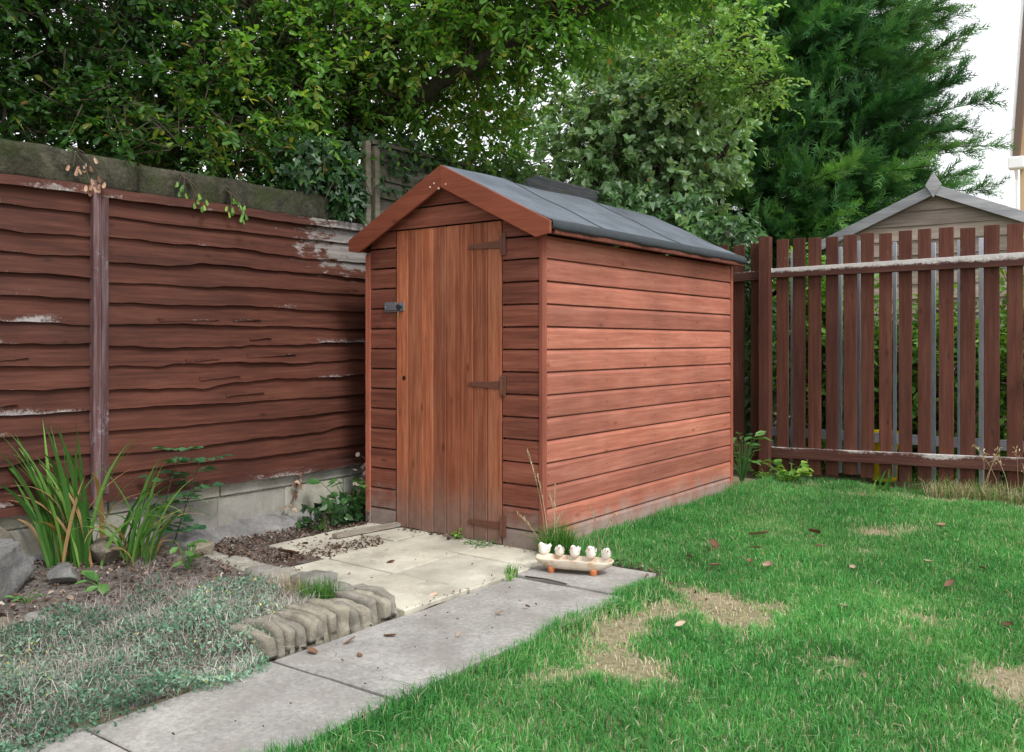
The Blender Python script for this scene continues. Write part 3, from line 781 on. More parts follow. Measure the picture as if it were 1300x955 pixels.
# weathered grey panel beyond, its post, and a dark plank further along
gp = empty('lapped_fence', (XF - .03, .95, 1.2), 'grey weathered lapped fence panel standing higher behind the shed roof', 'fence')
mb = MB(); rr = random.Random(31)
for k in range(9):
    zb_ = 1.30 + k * .112; n = 24; V = []; pha = rr.uniform(0, 6)
    for i in range(n + 1):
        y = .34 + 1.5 * i / n; wob = .006 * math.sin(4 * y + pha) + .003 * math.sin(13 * y + pha)
        for (f, xo) in ((0, 0), (0, .014), (1, -.008)): V.append((XF - .03 + xo, y, zb_ + wob + .135 * f))
    mb.add(V, [(i*3+j, (i+1)*3+j, (i+1)*3+j+1, i*3+j+1) for i in range(n) for j in range(2)], rr.random())
mb.build('lapped_boards', M['grey_fence'], gp)
mb = MB(); mb.box((XF - .05, .34, .3), (XF - .045, 1.84, 2.29)); mb.build('gap_shade_sheet', M['dark_fence'], gp)  # added dark sheet, keeps the gaps of the grey boards in shade
mb = MB(); mb.box((XF - .055, .34, 2.292), (XF + .0, 1.84, 2.318)); mb.build('top_rail', M['grey_fence'], gp, bevel=.003)
for y_ in (.375, ):
    mb = MB(); mb.box((XF - .028, y_ - .02, 1.25), (XF + .012, y_ + .02, 2.28)); mb.build('edge_batten', M['grey_fence'], gp, bevel=.003)
mb = MB(); mb.box((XF - .05, .333 - .05, .30), (XF + .004, .333 - .008, 2.30)); o = mb.build('fence_post', M['grey_fence'], bevel=.003, loc=(XF, .31, .3)); tag(o, 'tall grey fence post where the lower brown fence meets the higher grey panel', 'fence post')
dp = empty('plank_fence', (XF - .03, 2.6, 1.2), 'dark slate-grey plank fence with lichen on its top edge, past the shed ridge', 'fence')
mb = MB(); mb.box((XF - .035, 1.93, 2.175), (XF - .010, 3.05, 2.365), .6, e=[0,0,0,0,.75,.75,.75,.75]); mb.build('top_plank', M['dark_fence'], dp, bevel=.004)
mb = MB()
for k in range(4): mb.box((XF - .05, 1.93, .6 + .39 * k), (XF - .036, 3.05, .985 + .39 * k))
mb.build('lower_boards', M['grey_fence'], dp)
mb = MB(); mb.box((XF - .07, 1.86, .0), (XF - .0, 1.925, 2.34)); o = mb.build('fence_post', M['dark_fence'], bevel=.003, loc=(XF, 1.89, 0)); tag(o, 'short dark post top by the slate-grey plank above the shed ridge', 'fence post')

# ------------------------------------------------------------------ picket fence at the back
pf = empty('picket_fence', (1.0, 3.22, 0), 'dark brown picket fence with white flaking upper rail along the back of the lawn', 'fence')
rr = random.Random(4)
px_ = [-.62, -.485, -.345, -.20, .012, .142, .262, .392, .526, .648, .776, .912, 1.040, 1.182, 1.318, 1.466, 1.606, 1.745, 1.88, 2.02, 2.16, 2.30]
proto = None
V, F = None, None
for i, xx in enumerate(px_):
    mb = MB(); w = rr.uniform(.086, .097) / 2; zt = 1.852 + rr.uniform(-.008, .010) - (.015 if xx < -.05 else 0)
    zb_ = .045 + rr.uniform(-.01, .02)
    V = []; E = []
    for k in range(13):
        z = zb_ + (zt - zb_) * k / 12
        sk = rr.uniform(-.001, .001)
        for (a, b) in ((-w, 3.245), (w, 3.245), (w, 3.265), (-w, 3.265)):
            V.append((xx + a + sk, b, z)); E.append(1.0 * max(0, 1 - abs(z - .27) / .09) + .9 * max(0, 1 - abs(z - 1.70) / .07) + .3 * (z > 1.84))
    F = [(k*4+j, k*4+(j+1) % 4, (k+1)*4+(j+1) % 4, (k+1)*4+j) for k in range(12) for j in range(4)] + [(3,2,1,0), (48,49,50,51)]
    mb.add(V, F, rr.random(), E); mb.build('picket', M['picket'], pf, bevel=.003)
def prail(x0, x1, z0a, z1a, z0b, z1b, pe):
    mb = MB(); n = 50; V = []; E = []
    for i in range(n + 1):
        s = i / n; xx = x0 + (x1 - x0) * s
        za = z0a + (z0b - z0a) * s; zb_ = z1a + (z1b - z1a) * s
        for (yq, z, e) in ((3.205, za, .0), (3.205, za + (zb_ - za) * .5, .10 + pe * .60), (3.205, zb_, .40 + pe), (3.243, zb_, .6 + pe), (3.243, za, 0)):
            V.append((xx, yq, z)); E.append(e)
    F = [(i*5+j, (i+1)*5+j, (i+1)*5+(j+1) % 5, i*5+(j+1) % 5) for i in range(n) for j in range(5)] + [(4,3,2,1,0), tuple(n*5+j for j in range(5))]
    F = [f[::-1] for f in F]
    mb.add(V, F, .5, E); return mb.build('rail', M['picket_rail'], pf, bevel=.003)
prail(-.06, 2.4, 1.556, 1.628, 1.566, 1.662, 1.05)
prail(-.06, 2.4, .150, .232, .205, .300, .35)
prail(-.75, -.155, 1.520, 1.60, 1.545, 1.615, .35)
prail(-.75, -.155, .15, .235, .15, .235, .1)
mb = MB(); mb.box((-.150, 3.165, -.03), (-.064, 3.240, 1.878)); mb.build('fence_post', M['picket_post'], pf, bevel=.004)
mb = MB(); mb.box((-.235, 3.270, -.03), (-.165, 3.33, 1.82)); mb.build('fence_post', M['picket'], pf, bevel=.004)
rp = empty('picket_fence', (1.0, 3.5, 0), 'blue-grey weathered picket fence seen through the gaps of the brown one', 'fence')
for i in range(4, len(px_) - 1):
    if i in (5, 6, 9, 11, 15, 16, 18): continue
    g = (px_[i] + px_[i + 1]) / 2 + rr.uniform(-.016, .014)
    xx = g + (g - 2.508) * .0212; hw = rr.uniform(.010, .017)
    mb = MB(); mb.box((xx - hw, 3.40, .05), (xx + hw, 3.416, 1.80 + rr.uniform(-.03, .03))); mb.build('picket', M['rear_picket'], rp, bevel=.002)
for z in (.3, 1.57):
    mb = MB(); mb.box((-.2, 3.418, z), (2.4, 3.45, z + .07)); mb.build('rail', M['rear_picket'], rp)

# yellow plastic tub behind the fence (open tub with a rolled rim)
yt = empty('plastic_tub', (.69, 3.56, 0), 'yellow plastic tub standing behind the picket fence', 'tub')
mb = MB(); prof = [(.0, .0), (.085, .0), (.092, .01), (.100, .30), (.098, .315), (.092, .31), (.085, .02), (0, .016)]
n = 28; V = []
for k in range(n):
    a = 2 * math.pi * k / n
    V += [(.69 + r * math.cos(a), 3.56 + r * math.sin(a), z * 1.2) for r, z in prof]
F = [(k*8+j, ((k+1) % n)*8+j, ((k+1) % n)*8+j+1, k*8+j+1) for k in range(n) for j in range(7)]
mb.add(V, F); mb.build('tub_body', M['yellow'], yt, smooth=True)
mb = MB(); mb.tube([(.69 + .104 * math.cos(a), 3.56 + .104 * math.sin(a), .370) for a in np.linspace(0, 2 * math.pi, 29)], .007, 6); mb.build('tub_rim', M['yellow'], yt, smooth=True)
mb = MB(); mb.tube([(-.46, 3.6, .33), (-.40, 3.6, .335), (-.30, 3.6, .33), (-.22, 3.62, .30), (-.2, 3.62, 0)], .014, 8); o = mb.build('hose', M['bluehose'], smooth=True, loc=(-.2, 3.6, 0)); tag(o, 'pale blue hose pipe just visible behind the left pickets', 'hose')

# ------------------------------------------------------------------ neighbour shed
ns = empty('neighbour_shed', (.84, 5.6, 0), 'grey-brown weathered gabled shed with diamond finial beyond the picket fence', 'shed')
NX, NZ, NS, NE, NY = .84, 2.30, .435, 1.02, 4.6
mb = MB()
def nclip(z):
    h = min(NE - .08, max(.01, (NZ - z) / NS)); return (NX - h, NX + h)
z = .05; rr = random.Random(9)
while z < NZ - .01:
    h = min(.125, NZ - z); r = rr.random(); V = []
    for k in range(9):
        for (a, o_) in ((0, 0), (0, .018), (h + .01, .004)):
            lo, hi = nclip(z + min(a, h - .002)); V.append((lo + (hi - lo) * k / 8, NY - o_, z + a + (rr.uniform(-.002, .002) if a == 0 else 0)))
    mb.add(V, [(k*3+j, (k+1)*3+j, (k+1)*3+j+1, k*3+j+1) for k in range(8) for j in range(2)], r); z += .125
mb.build('gable_wall', M['nshed'], ns)
mb = MB(); mb.box((NX - NE + .08, NY + .004, 0), (NX + NE - .08, NY + 2.0, NZ - NS * NE)); mb.build('walls', M['nshed'], ns)
for sg in (-1, 1):
    mb = MB()
    poly = [(NX, NZ + .075), (NX + sg * NE, NZ + .075 - NS * NE), (NX + sg * NE, NZ + .048 - NS * NE), (NX, NZ + .048)]
    mb.prism(poly if sg < 0 else poly[::-1], lambda a, b, t: (a, t, b), NY - .06, NY + 2.1); mb.build('roof', M['felt'], ns)
    poly = [(NX + sg * .004, NZ + .080), (NX + sg * (NE + .005), NZ + .080 - NS * NE), (NX + sg * (NE + .005), NZ - .012 - NS * NE), (NX + sg * .004, NZ - .012)]
    mb = MB(); mb.prism(poly if sg < 0 else poly[::-1], lambda a, b, t: (a, t, b), NY - .064, NY - .086); mb.build('barge_board', M['nshed_trim'], ns, bevel=.003)
mb = MB(); poly = [(NX, NZ + .175), (NX + .062, NZ + .07), (NX, NZ - .035), (NX - .062, NZ + .07)]
mb.prism(poly, lambda a, b, t: (a, t, b), NY - .088, NY - .110); mb.build('finial', M['nshed_trim'], ns, bevel=.002)

# ------------------------------------------------------------------ house at the right edge
hs = empty('house', (-.4, 19.3, 0), 'tan rendered house end with white downpipe at the right edge beyond the conifer', 'house')
mb = MB()
poly = [(-.40, 0), (-.42, 5.2), (-.10, 9.6), (1.2, 11.5), (6.5, 11.5), (8, 5.2), (8, 0)]
mb.prism(poly, lambda a, b, t: (a, t, b), 19.3, 26, r=.5); mb.build('wall', M['render'], hs)
mb = MB(); poly = [(-.53, 5.25), (-.42, 5.1), (-.08, 9.7), (-.20, 9.8)]
mb.prism(poly, lambda a, b, t: (a, t, b), 19.05, 19.32); mb.build('fascia', M['brownfascia'], hs)
mb = MB(); mb.tube([(-.57, 19.12, 5.1), (-.25, 19.12, 9.9)], .045, 8); g = mb.build('gutter', M['white'], hs)
mb = MB(); mb.box((-.62, 19.0, 4.93), (-.30, 19.29, 5.20)); mb.build('gutter_outlet', M['white'], g, bevel=.03)
mb = MB(); mb.tube([(-.48, 19.1, 5.0), (-.46, 19.22, 4.7), (-.45, 19.22, 0)], .04, 8); mb.build('downpipe', M['white'], hs)

# ------------------------------------------------------------------ trees and shrubs
def ell_points(ells, n, shell=.55):
    """random points in a list of ellipsoids (c, r, weight), pushed towards the shells"""
    w = np.array([e[2] for e in ells], float); w /= w.sum(); out = []; cen = []
    for e, k in zip(ells, rng.multinomial(n, w)):
        u = unit(rng.normal(size=(k, 3))); r = (1 - shell * rng.random(k) ** 1.6)[:, None]
        lump = 1 + .16 * fbm(u * 2.2 + np.array(e[0]), 1.5, 3, int(abs(e[0][0] * 97)) % 50)[:, None]
        out.append(np.array(e[0]) + u * r * np.array(e[1]) * lump); cen.append(np.repeat(np.array(e[0])[None], k, 0))
    return np.concatenate(out), np.concatenate(cen)

def foliage(root, part, ells, n_tw, per, tpl, size, mat, twmat, twl=.3, shell=.6, whorl=False, clip=None, droop=.15, stems=None, nbranch=40, shade=.25):
    C0, Cc = ell_points(ells, n_tw, shell)
    if clip is not None:
        k = clip(C0); C0, Cc = C0[k], Cc[k]
    n = len(C0)
    dirv = unit(unit(C0 - Cc) * .7 + rng.normal(size=(n, 3)) * .55 + np.array([0, 0, -droop]))
    L = twl * rng.uniform(.6, 1.3, n)
    tw_r = np.clip(.5 + .25 * fbm(C0, 1.2, 3, 4) + shade * (rng.random(n) - .5), 0, 1)
    P, D, Nn, S, Rr = [], [], [], [], []
    for j in range(per):
        if whorl: s = 1 - .45 * (j / per) ** 1.5 * np.ones(n)
        else: s = (j + rng.random(n)) / per
        s = s + 0 * L
        perp = unit(np.cross(dirv, rng.normal(size=(n, 3))))
        if not whorl:
            flat = unit(np.cross(dirv, np.array([0, 0, 1.0]) + .3 * rng.normal(size=(n, 3)))) * (1 if j % 2 else -1)
            perp = unit(perp * .55 + flat * .8)
        P.append(C0 + dirv * (L * s)[:, None] + np.array([0, 0, -1.0]) * (droop * L * s * s)[:, None])
        D.append(unit(dirv * (.55 if not whorl else .75) + perp * .8 + np.array([0, 0, -.12])))
        Nn.append(unit(np.array([0, 0, 1.0]) + .55 * rng.normal(size=(n, 3)) + (dirv * .9 if whorl else 0)))
        S.append(size * rng.uniform(.6, 1.25, n)); Rr.append(np.clip(tw_r + rng.normal(size=n) * .17, 0, 1) * .97 + (rng.random(n) < .012) * .5)
    P = np.concatenate(P); D = np.concatenate(D); Nn = np.concatenate(Nn); S = np.concatenate(S); Rr = np.clip(np.concatenate(Rr), 0, 1)
    o = scatter(part, tpl, P, D, Nn, S, mat, root, Rr)
    # twigs: thin three-sided slivers
    a = C0; b = C0 + dirv * L[:, None]; sd = unit(np.cross(dirv, rng.normal(size=(n, 3)))) * .004
    V = np.stack([a - dirv * .12 - sd, a - dirv * .12 + sd, b], 1).reshape(-1, 3)
    lv = np.arange(3 * n); mesh_obj('twigs', V, (lv, np.full(n, 3, np.int32)), twmat, root)
    if stems:
        pts = np.array([p for st in stems for p in st]); mb = MB(); sel = rng.choice(n, min(nbranch, n), replace=False)
        for i in sel:
            q = C0[i]; low = pts[(pts[:, 2] < q[2] + .25)]
            if len(low) == 0: continue
            a = low[np.argmin(np.linalg.norm(low - q, axis=1))]; dd = np.linalg.norm(q - a)
            m1 = a * .65 + q * .35 + rng.normal(size=3) * .08 * dd + np.array([0, 0, .08 * dd]); m2 = a * .3 + q * .7 + rng.normal(size=3) * .07 * dd + np.array([0, 0, .08 * dd])
            mb.tube([a, m1, m2, q], [.006 + .008 * dd, .005 + .005 * dd, .004 + .003 * dd, .003], 5)
        if mb.V: mb.build('branches', twmat, root, smooth=True)
    return o

def stems_obj(root, stems, radii, mat, part='trunk'):
    for st, (ra, rb_) in zip(stems, radii):
        mb = MB(); n = len(st)
        # smooth the polyline a little
        pts = [Vector(p) for p in st]; fine = []
        for i in range(n - 1):
            for k in range(5):
                t = k / 5; p0 = pts[max(i-1, 0)]; p1 = pts[i]; p2 = pts[i+1]; p3 = pts[min(i+2, n-1)]
                fine.append(.5 * ((2*p1) + (p2-p0)*t + (2*p0-5*p1+4*p2-p3)*t*t + (3*p1-p0-3*p2+p3)*t**3))
        fine.append(pts[-1]); m = len(fine)
        mb.tube([p + Vector((random.uniform(-.008,.008), random.uniform(-.008,.008), 0)) for p in fine], [(ra + (rb_ - ra) * (i / (m-1)) ** .8) * random.uniform(.93, 1.07) for i in range(m)], 9)
        mb.build(part, mat, root, smooth=True)

# tree A: many-stemmed tree behind the corner with a bough reaching right over the shed
tA = empty('broadleaf_tree', (-2.25, .65, 0), 'many-stemmed broadleaf tree behind the wall corner with a bough reaching over the shed', 'tree')
sA = [[(-2.2,.65,0),(-2.18,.64,1.5),(-2.1,.62,2.25),(-1.93,.60,2.50),(-1.52,.66,2.62),(-1.1,.72,2.77),(-.5,.95,3.02),(.1,1.25,3.25),(.7,1.6,3.4)],
      [(-2.3,.62,0),(-2.3,.6,1.8),(-2.42,.5,2.6),(-2.45,.35,3.4),(-2.3,.2,4.4),(-2.1,.1,5.4)],
      [(-2.25,.75,0),(-2.28,.75,2.0),(-2.2,.8,2.9),(-2.0,.9,3.7),(-1.6,1.1,4.6)],
      [(-2.2,.7,1.9),(-2.05,.72,2.6),(-1.85,.8,3.1),(-1.3,1.2,3.7),(-.8,1.5,4.2)]]
stems_obj(tA, sA, [(.12,.016),(.10,.03),(.09,.025),(.06,.018)], M['bark'])
ellA = [((-2.3,.7,4.0),(1.3,1.4,1.4),2.2),((-1.55,.75,3.15),(.95,.85,.62),2.2),((-.85,1.05,3.30),(.80,.7,.45),1.5),((-.15,1.4,3.50),(.75,.6,.28),.8),
        ((-1.95,.10,2.72),(.50,.75,.55),1.1),((-1.3,1.9,3.9),(1.1,1.1,.7),1.2),((-1.80,1.4,2.75),(.45,.8,.34),.8)]
foliage(tA, 'crown', ellA, 3300, 15, T_OBOV, .052, M['leaf_tree'], M['twig'], .30, .75, stems=sA, nbranch=110)
# tree B: darker tree to its left
tB = empty('broadleaf_tree', (-3.1, -.1, 0), 'dark leafy tree with leaning stems behind the mossy wall, left of the many-stemmed one', 'tree')
sB = [[(-3.1,.3,0),(-3.12,.32,1.9),(-3.1,.34,2.86),(-2.92,.48,3.44),(-2.8,.6,4.4)],[(-3.0,-.25,0),(-2.98,-.22,1.8),(-2.95,-.17,2.6),(-3.15,-.35,3.3),(-3.5,-.6,4.2)],
      [(-3.1,-.3,0),(-3.0,-.5,1.9),(-2.7,-.9,2.5),(-2.3,-1.35,2.8),(-1.95,-1.9,3.05)],[(-3.05,-.1,1.2),(-2.75,.0,2.1),(-2.25,-.15,2.5),(-1.85,-.30,3.0),(-1.75,-.25,3.7)],[(-2.6,.1,1.5),(-2.1,.05,2.15),(-1.85,.15,2.6),(-1.7,.35,3.3)],[(-2.4,-.9,1.5),(-2.05,-.78,2.1),(-1.95,-.52,2.55),(-1.9,-.20,3.2)]]
stems_obj(tB, sB, [(.10,.035),(.09,.03),(.07,.018),(.05,.02),(.030,.010),(.022,.008)], M['bark'])
ellB = [((-2.9,.0,3.7),(1.2,1.4,1.3),2.6),((-2.5,-.9,3.1),(.85,1.1,.85),2.2),((-2.3,-.35,2.45),(.5,.9,.42),1.2),((-1.85,-.55,2.18),(.24,.95,.20),.45),((-3.6,-1.0,3.2),(1.2,1.3,1.2),1.6)]
foliage(tB, 'crown', ellB, 2700, 15, T_OBOV, .050, M['leaf_tree2'], M['twig'], .28, .75, stems=sB, nbranch=90)
# tree C: far left
tC = empty('broadleaf_tree', (-2.75, -1.75, 0), 'dark shrubby tree at the far left edge overhanging the coping stones', 'tree')
sC = [[(-2.8,-1.7,0),(-2.75,-1.75,1.7),(-2.6,-1.8,2.4),(-2.3,-1.9,2.9),(-2.0,-2.0,3.3)],[(-2.8,-1.75,0),(-2.85,-1.8,2.0),(-2.9,-1.7,2.9),(-2.8,-1.5,3.8)]]
stems_obj(tC, sC, [(.06,.012),(.06,.015)], M['bark'])
ellC = [((-2.55,-1.8,2.8),(.85,.9,.8),2),((-2.8,-2.6,3.2),(1,1,1.1),1.6),((-2.3,-1.5,2.25),(.45,.8,.32),1.1)]
foliage(tC, 'crown', ellC, 1500, 15, T_OVATE, .046, M['leaf_tree2'], M['twig'], .26, .75, stems=sC, nbranch=50)
# shrubs that close the gap behind the trees
tD = empty('tall_hedge', (-5.2, 2.4, 0), 'dark leafy hedge standing behind the broadleaf trees beyond the wall', 'hedge')
sD = [[(-5.2,y_,0),(-5.2,y_,1.5),(-5.1,y_+.2,3.0)] for y_ in (-.4,1.2,2.8,4.2)]
stems_obj(tD, sD, [(.07,.02)] * 4, M['bark'])
ellD = [((-5.3,.0,1.5),(1.0,1.4,1.2),1),((-5.2,1.6,1.6),(1.0,1.4,1.25),1),((-5.0,3.2,1.6),(1.0,1.5,1.3),1),((-4.6,4.9,1.7),(1.1,1.5,1.4),1)]
foliage(tD, 'crown', ellD, 2200, 14, T_OVATE, .075, M['leaf_tree2'], M['twig'], .32, .7)

# evergreen shrub with glossy grey-green leaves
vb = empty('evergreen_shrub', (-1.7, 4.2, 0), 'glossy grey-green evergreen shrub with leaf rosettes, behind the shed and left of the conifer', 'shrub')
sV = [[(-1.7,4.2,0),(-1.7,4.2,1.5),(-1.6,4.1,2.4),(-1.3,4.0,3.2)],[(-1.75,4.2,0),(-1.85,4.1,1.8),(-2.1,3.8,2.7),(-2.3,3.6,3.4)],[(-1.7,4.25,.6),(-1.4,4.3,2.0),(-.9,4.2,2.8),(-.6,4.1,3.2)]]
stems_obj(vb, sV, [(.05,.01)] * 3, M['bark'])
ellV = [((-1.70,4.0,2.75),(.80,.75,.62),2.0),((-1.28,4.1,3.05),(.55,.6,.58),1.4),((-1.75,4.1,3.40),(.70,.7,.55),1.4),((-2.25,3.7,2.9),(.6,.6,.6),1.2),((-1.45,4.2,3.7),(.45,.5,.35),.6)]
foliage(vb, 'crown', ellV, 1900, 12, T_OVATE, .078, M['leaf_shrub'], M['twig'], .20, .5, whorl=True, droop=.05, stems=sV, nbranch=70)
# arching small-leaved branch tree above it (reaches out to the conifer)
ar = empty('arching_shrub', (-1.1, 3.5, 0), 'arching small-leaved shrub whose pale branch tips reach out in front of the conifer', 'shrub')
sR = [[(-1.55,4.2,0),(-1.5,4.2,1.8),(-1.25,4.0,2.9),(-.8,3.5,3.35),(-.5,3.62,3.40),(-.3,3.72,3.25),(-.15,3.78,3.12)],[(-1.5,4.25,0),(-1.45,4.25,2.2),(-1.2,4.1,3.2),(-.8,3.8,3.8),(-.5,3.9,4.0)],[(-1.5,4.2,1.6),(-1.35,4.2,2.8),(-1.0,4.0,3.6),(-.5,3.8,3.7),(-.3,3.8,3.55)]]
stems_obj(ar, sR, [(.022,.003)] * 3, M['bark'])
ellR = [((-.62,3.62,3.42),(.34,.3,.16),.8),((-.38,3.70,3.22),(.22,.2,.10),.5),((-.85,3.75,3.85),(.45,.35,.25),.9),((-.95,3.55,3.35),(.35,.35,.25),.5)]
foliage(ar, 'crown', ellR, 260, 13, T_OBOV, .055, M['leaf_arch'], M['twig'], .26, .8, stems=sR, nbranch=40)

# conifer
cf = empty('conifer', (-1.7, 7.05, 0), 'large dark green feathery conifer towering behind the picket fence', 'tree')
mb = MB(); mb.tube([(-1.7,7.05,0),(-1.7,7.05,3),(-1.68,7.0,7),(-1.7,7.05,11)], [.20,.16,.09,.02], 10); mb.build('trunk', M['bark'], cf, smooth=True)
P, D, Nn, S, Rr = [], [], [], [], []
mbb = MB(); base = np.array([-1.7, 7.05])
nb = 1250
for i in range(nb):
    z0 = .25 + 9.6 * (i / nb) ** 1.1 + random.uniform(-.5, .5); az = i * 2.39996 + random.uniform(-.35, .35)
    h = np.array([math.cos(az), math.sin(az)])
    rt_ = float(h @ RT)
    Lr = (2.12 if z0 < 4.2 else 2.12 * (1 - (z0 - 4.2) / 7.2)) * random.uniform(.78, 1.08)
    if z0 < 1.2: Lr *= .85
    if rt_ > .45:
        zz = z0 + .9
        Lr *= 1 + .22 * math.exp(-((zz - 3.75) / .42) ** 2) + .20 * math.exp(-((zz - 2.75) / .18) ** 2) - .20 * math.exp(-((zz - 3.15) / .2) ** 2) - .12 * math.exp(-((zz - 4.5) / .3) ** 2)
    rise = random.uniform(.12, .55); h = unit(h + .25 * rng.normal(size=2))
    pts = []
    for s in np.linspace(0, 1, 7):
        pts.append(np.array([base[0] + h[0] * Lr * s, base[1] + h[1] * Lr * s, z0 + Lr * (rise * s - .10 * s * s * s)]))
    pts = np.array(pts)
    mbb.tube(pts, [.022 * (1 - .85 * k / 6) * (.4 + .6 * Lr / 2.5) for k in range(7)], 4)
    side = np.array([-h[1], h[0], 0]); bc = np.clip(.45 + .22 * rng.normal(), 0, 1)
    m = int(28 + 26 * Lr)
    s = rng.uniform(.25, 1.0, m) ** .7
    idx = s * 6; k0 = np.minimum(idx.astype(int), 5); fr_ = (idx - k0)[:, None]
    p = pts[k0] * (1 - fr_) + pts[k0 + 1] * fr_
    bd = unit(pts[k0 + 1] - pts[k0]); sg = rng.choice([-1, 1], m)[:, None]
    w = (1.05 - s)[:, None] * 1.15 + .12
    dd = unit(bd * rng.uniform(.55, 1.0, (m, 1)) + sg * side * w + np.array([0, 0, 1.0]) * rng.uniform(-.35, .85, (m, 1)) + .18 * rng.normal(size=(m, 3)))
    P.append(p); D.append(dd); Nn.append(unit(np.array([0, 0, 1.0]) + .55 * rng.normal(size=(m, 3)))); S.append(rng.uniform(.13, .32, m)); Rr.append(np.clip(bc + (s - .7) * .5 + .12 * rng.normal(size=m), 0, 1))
k_ = 15000; zf = rng.uniform(.4, 8.5, k_); rf = np.where(zf < 4.2, 1.85, 1.85 * (1 - (zf - 4.2) / 7.2)) * np.sqrt(rng.uniform(.05, 1, k_)); af = rng.uniform(0, 6.283, k_)
ho = np.stack([np.cos(af), np.sin(af), 0 * af], 1)
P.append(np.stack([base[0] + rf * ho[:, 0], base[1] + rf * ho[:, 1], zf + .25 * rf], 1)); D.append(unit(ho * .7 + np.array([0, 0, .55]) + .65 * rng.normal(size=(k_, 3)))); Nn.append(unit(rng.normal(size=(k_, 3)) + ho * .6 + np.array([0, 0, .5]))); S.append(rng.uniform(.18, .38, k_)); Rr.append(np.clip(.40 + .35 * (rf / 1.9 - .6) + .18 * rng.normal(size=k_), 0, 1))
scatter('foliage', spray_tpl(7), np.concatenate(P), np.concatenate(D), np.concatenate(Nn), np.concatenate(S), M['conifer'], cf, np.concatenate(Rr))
mbb.build('branches', M['bark'], cf)

# ivy: on the wall corner, over the back fence, at the wall foot
def ivy(root, boxes, n, size, mat, out, down=.7, seed=0):
    Ps, Ds, Ns = [], [], []
    w = np.array([b[2] for b in boxes], float); w /= w.sum()
    for b, k in zip(boxes, rng.multinomial(n, w)):
        a, c = np.array(b[0]), np.array(b[1]); u = rng.random((k, 3))
        p = a + (c - a) * u
        q = (u - .5) * 2; rad = np.linalg.norm(q, axis=1); lump = 1.12 + .25 * fbm(p, 3, 3, seed)
        p = p[rad < 1.15 * lump]; m = len(p)
        Ps.append(p); Ds.append(unit(np.array(out) * .45 + np.array([0, 0, -down]) + .55 * rng.normal(size=(m, 3)))); Ns.append(unit(np.array(out) + np.array([0, 0, .35]) + .4 * rng.normal(size=(m, 3))))
    P = np.concatenate(Ps)
    scatter('leaves', T_IVY, P, np.concatenate(Ds), np.concatenate(Ns), size * rng.uniform(.55, 1.2, len(P)), mat, root, np.clip(.5 + .3 * fbm(P, 2.5, 3, seed + 1) + .2 * rng.normal(size=len(P)), 0, 1))
    mb = MB()
    for k in range(14):
        q = P[rng.integers(len(P))]; pts = [q]
        for _ in range(5): pts.append(pts[-1] + np.array([random.uniform(-.05,.05), random.uniform(-.12,.12), random.uniform(-.14,.05)]))
        mb.tube(pts, .003, 4)
    mb.build('vines', M['twig'], root)
iv = empty('climbing_ivy', (-1.6, .1, 1.7), 'dark ivy hanging over the end of the coping beside the grey post', 'ivy')
ivy(iv, [((-1.72,-.32,1.93),(-1.48,.22,2.26),2.4),((-1.58,.00,1.80),(-1.47,.24,2.12),1.6),((-1.72,.2,2.20),(-1.48,1.2,2.42),1.5),((-1.56,.35,1.95),(-1.49,.85,2.30),.35)], 1350, .058, M['leaf_ivy_dark'], (1, -.3, 0), seed=2)
iv = empty('climbing_ivy', (-.9, 3.3, 0), 'bright glossy ivy bank spilling over the back fence behind the shed roof', 'ivy')
ivy(iv, [((-1.75,2.95,1.95),(-1.15,3.6,2.45),2.2),((-1.35,3.25,1.8),(-.75,3.75,2.33),2.4),((-.95,3.3,1.5),(-.30,3.75,2.12),2.4),((-.75,3.35,.1),(-.15,3.7,1.75),3.0)], 3000, .085, M['leaf_ivy'], (.45, -.9, .1), seed=5)
iv = empty('climbing_ivy', (-1.4, 1.7, 2.2), 'thin leafy climber trailing along the fence top just behind the shed ridge', 'ivy')
ivy(iv, [((-1.62,.9,2.22),(-1.36,1.9,2.42),2),((-1.62,1.5,2.25),(-1.40,1.92,2.45),.8),((-1.54,2.30,2.10),(-1.46,2.45,2.30),.12)], 560, .048, M['leaf_bush'], (1, -.3, 0), seed=8)

# bushes behind the pickets
for (bx, by, ells, lab, sd) in (
    (.35, 3.95, [((.25,3.95,.85),(.36,.3,.9),1.3),((-.05,3.95,.9),(.32,.25,.95),1)], 'leafy green bush growing behind the left part of the picket fence', 1),
    (1.05, 4.05, [((.95,4.0,.7),(.38,.3,.75),1.2),((.75,4.0,.4),(.3,.25,.45),.7)], 'leafy green bush behind the middle pickets, by the yellow tub', 2),
    (1.75, 4.0, [((1.6,3.98,.75),(.38,.3,.85),1.3),((2.05,4.0,.8),(.4,.3,.9),1.0)], 'light green leafy bush behind the right-hand pickets', 3)):
    b = empty('leafy_bush', (bx, by, 0), lab, 'bush')
    st = [[(bx,by,0),(bx+.05,by,.6),(bx-.1,by,1.2)],[(bx,by,0),(bx-.15,by,.7),(bx-.2,by,1.3)],[(bx,by,0),(bx+.2,by,.6),(bx+.25,by,1.2)]]
    stems_obj(b, st, [(.015,.004)] * 3, M['bark'], 'stem')
    foliage(b, 'leaves', ells, 620, 10, T_OVATE, .075, M['bright'], M['twig'], .2, .8)

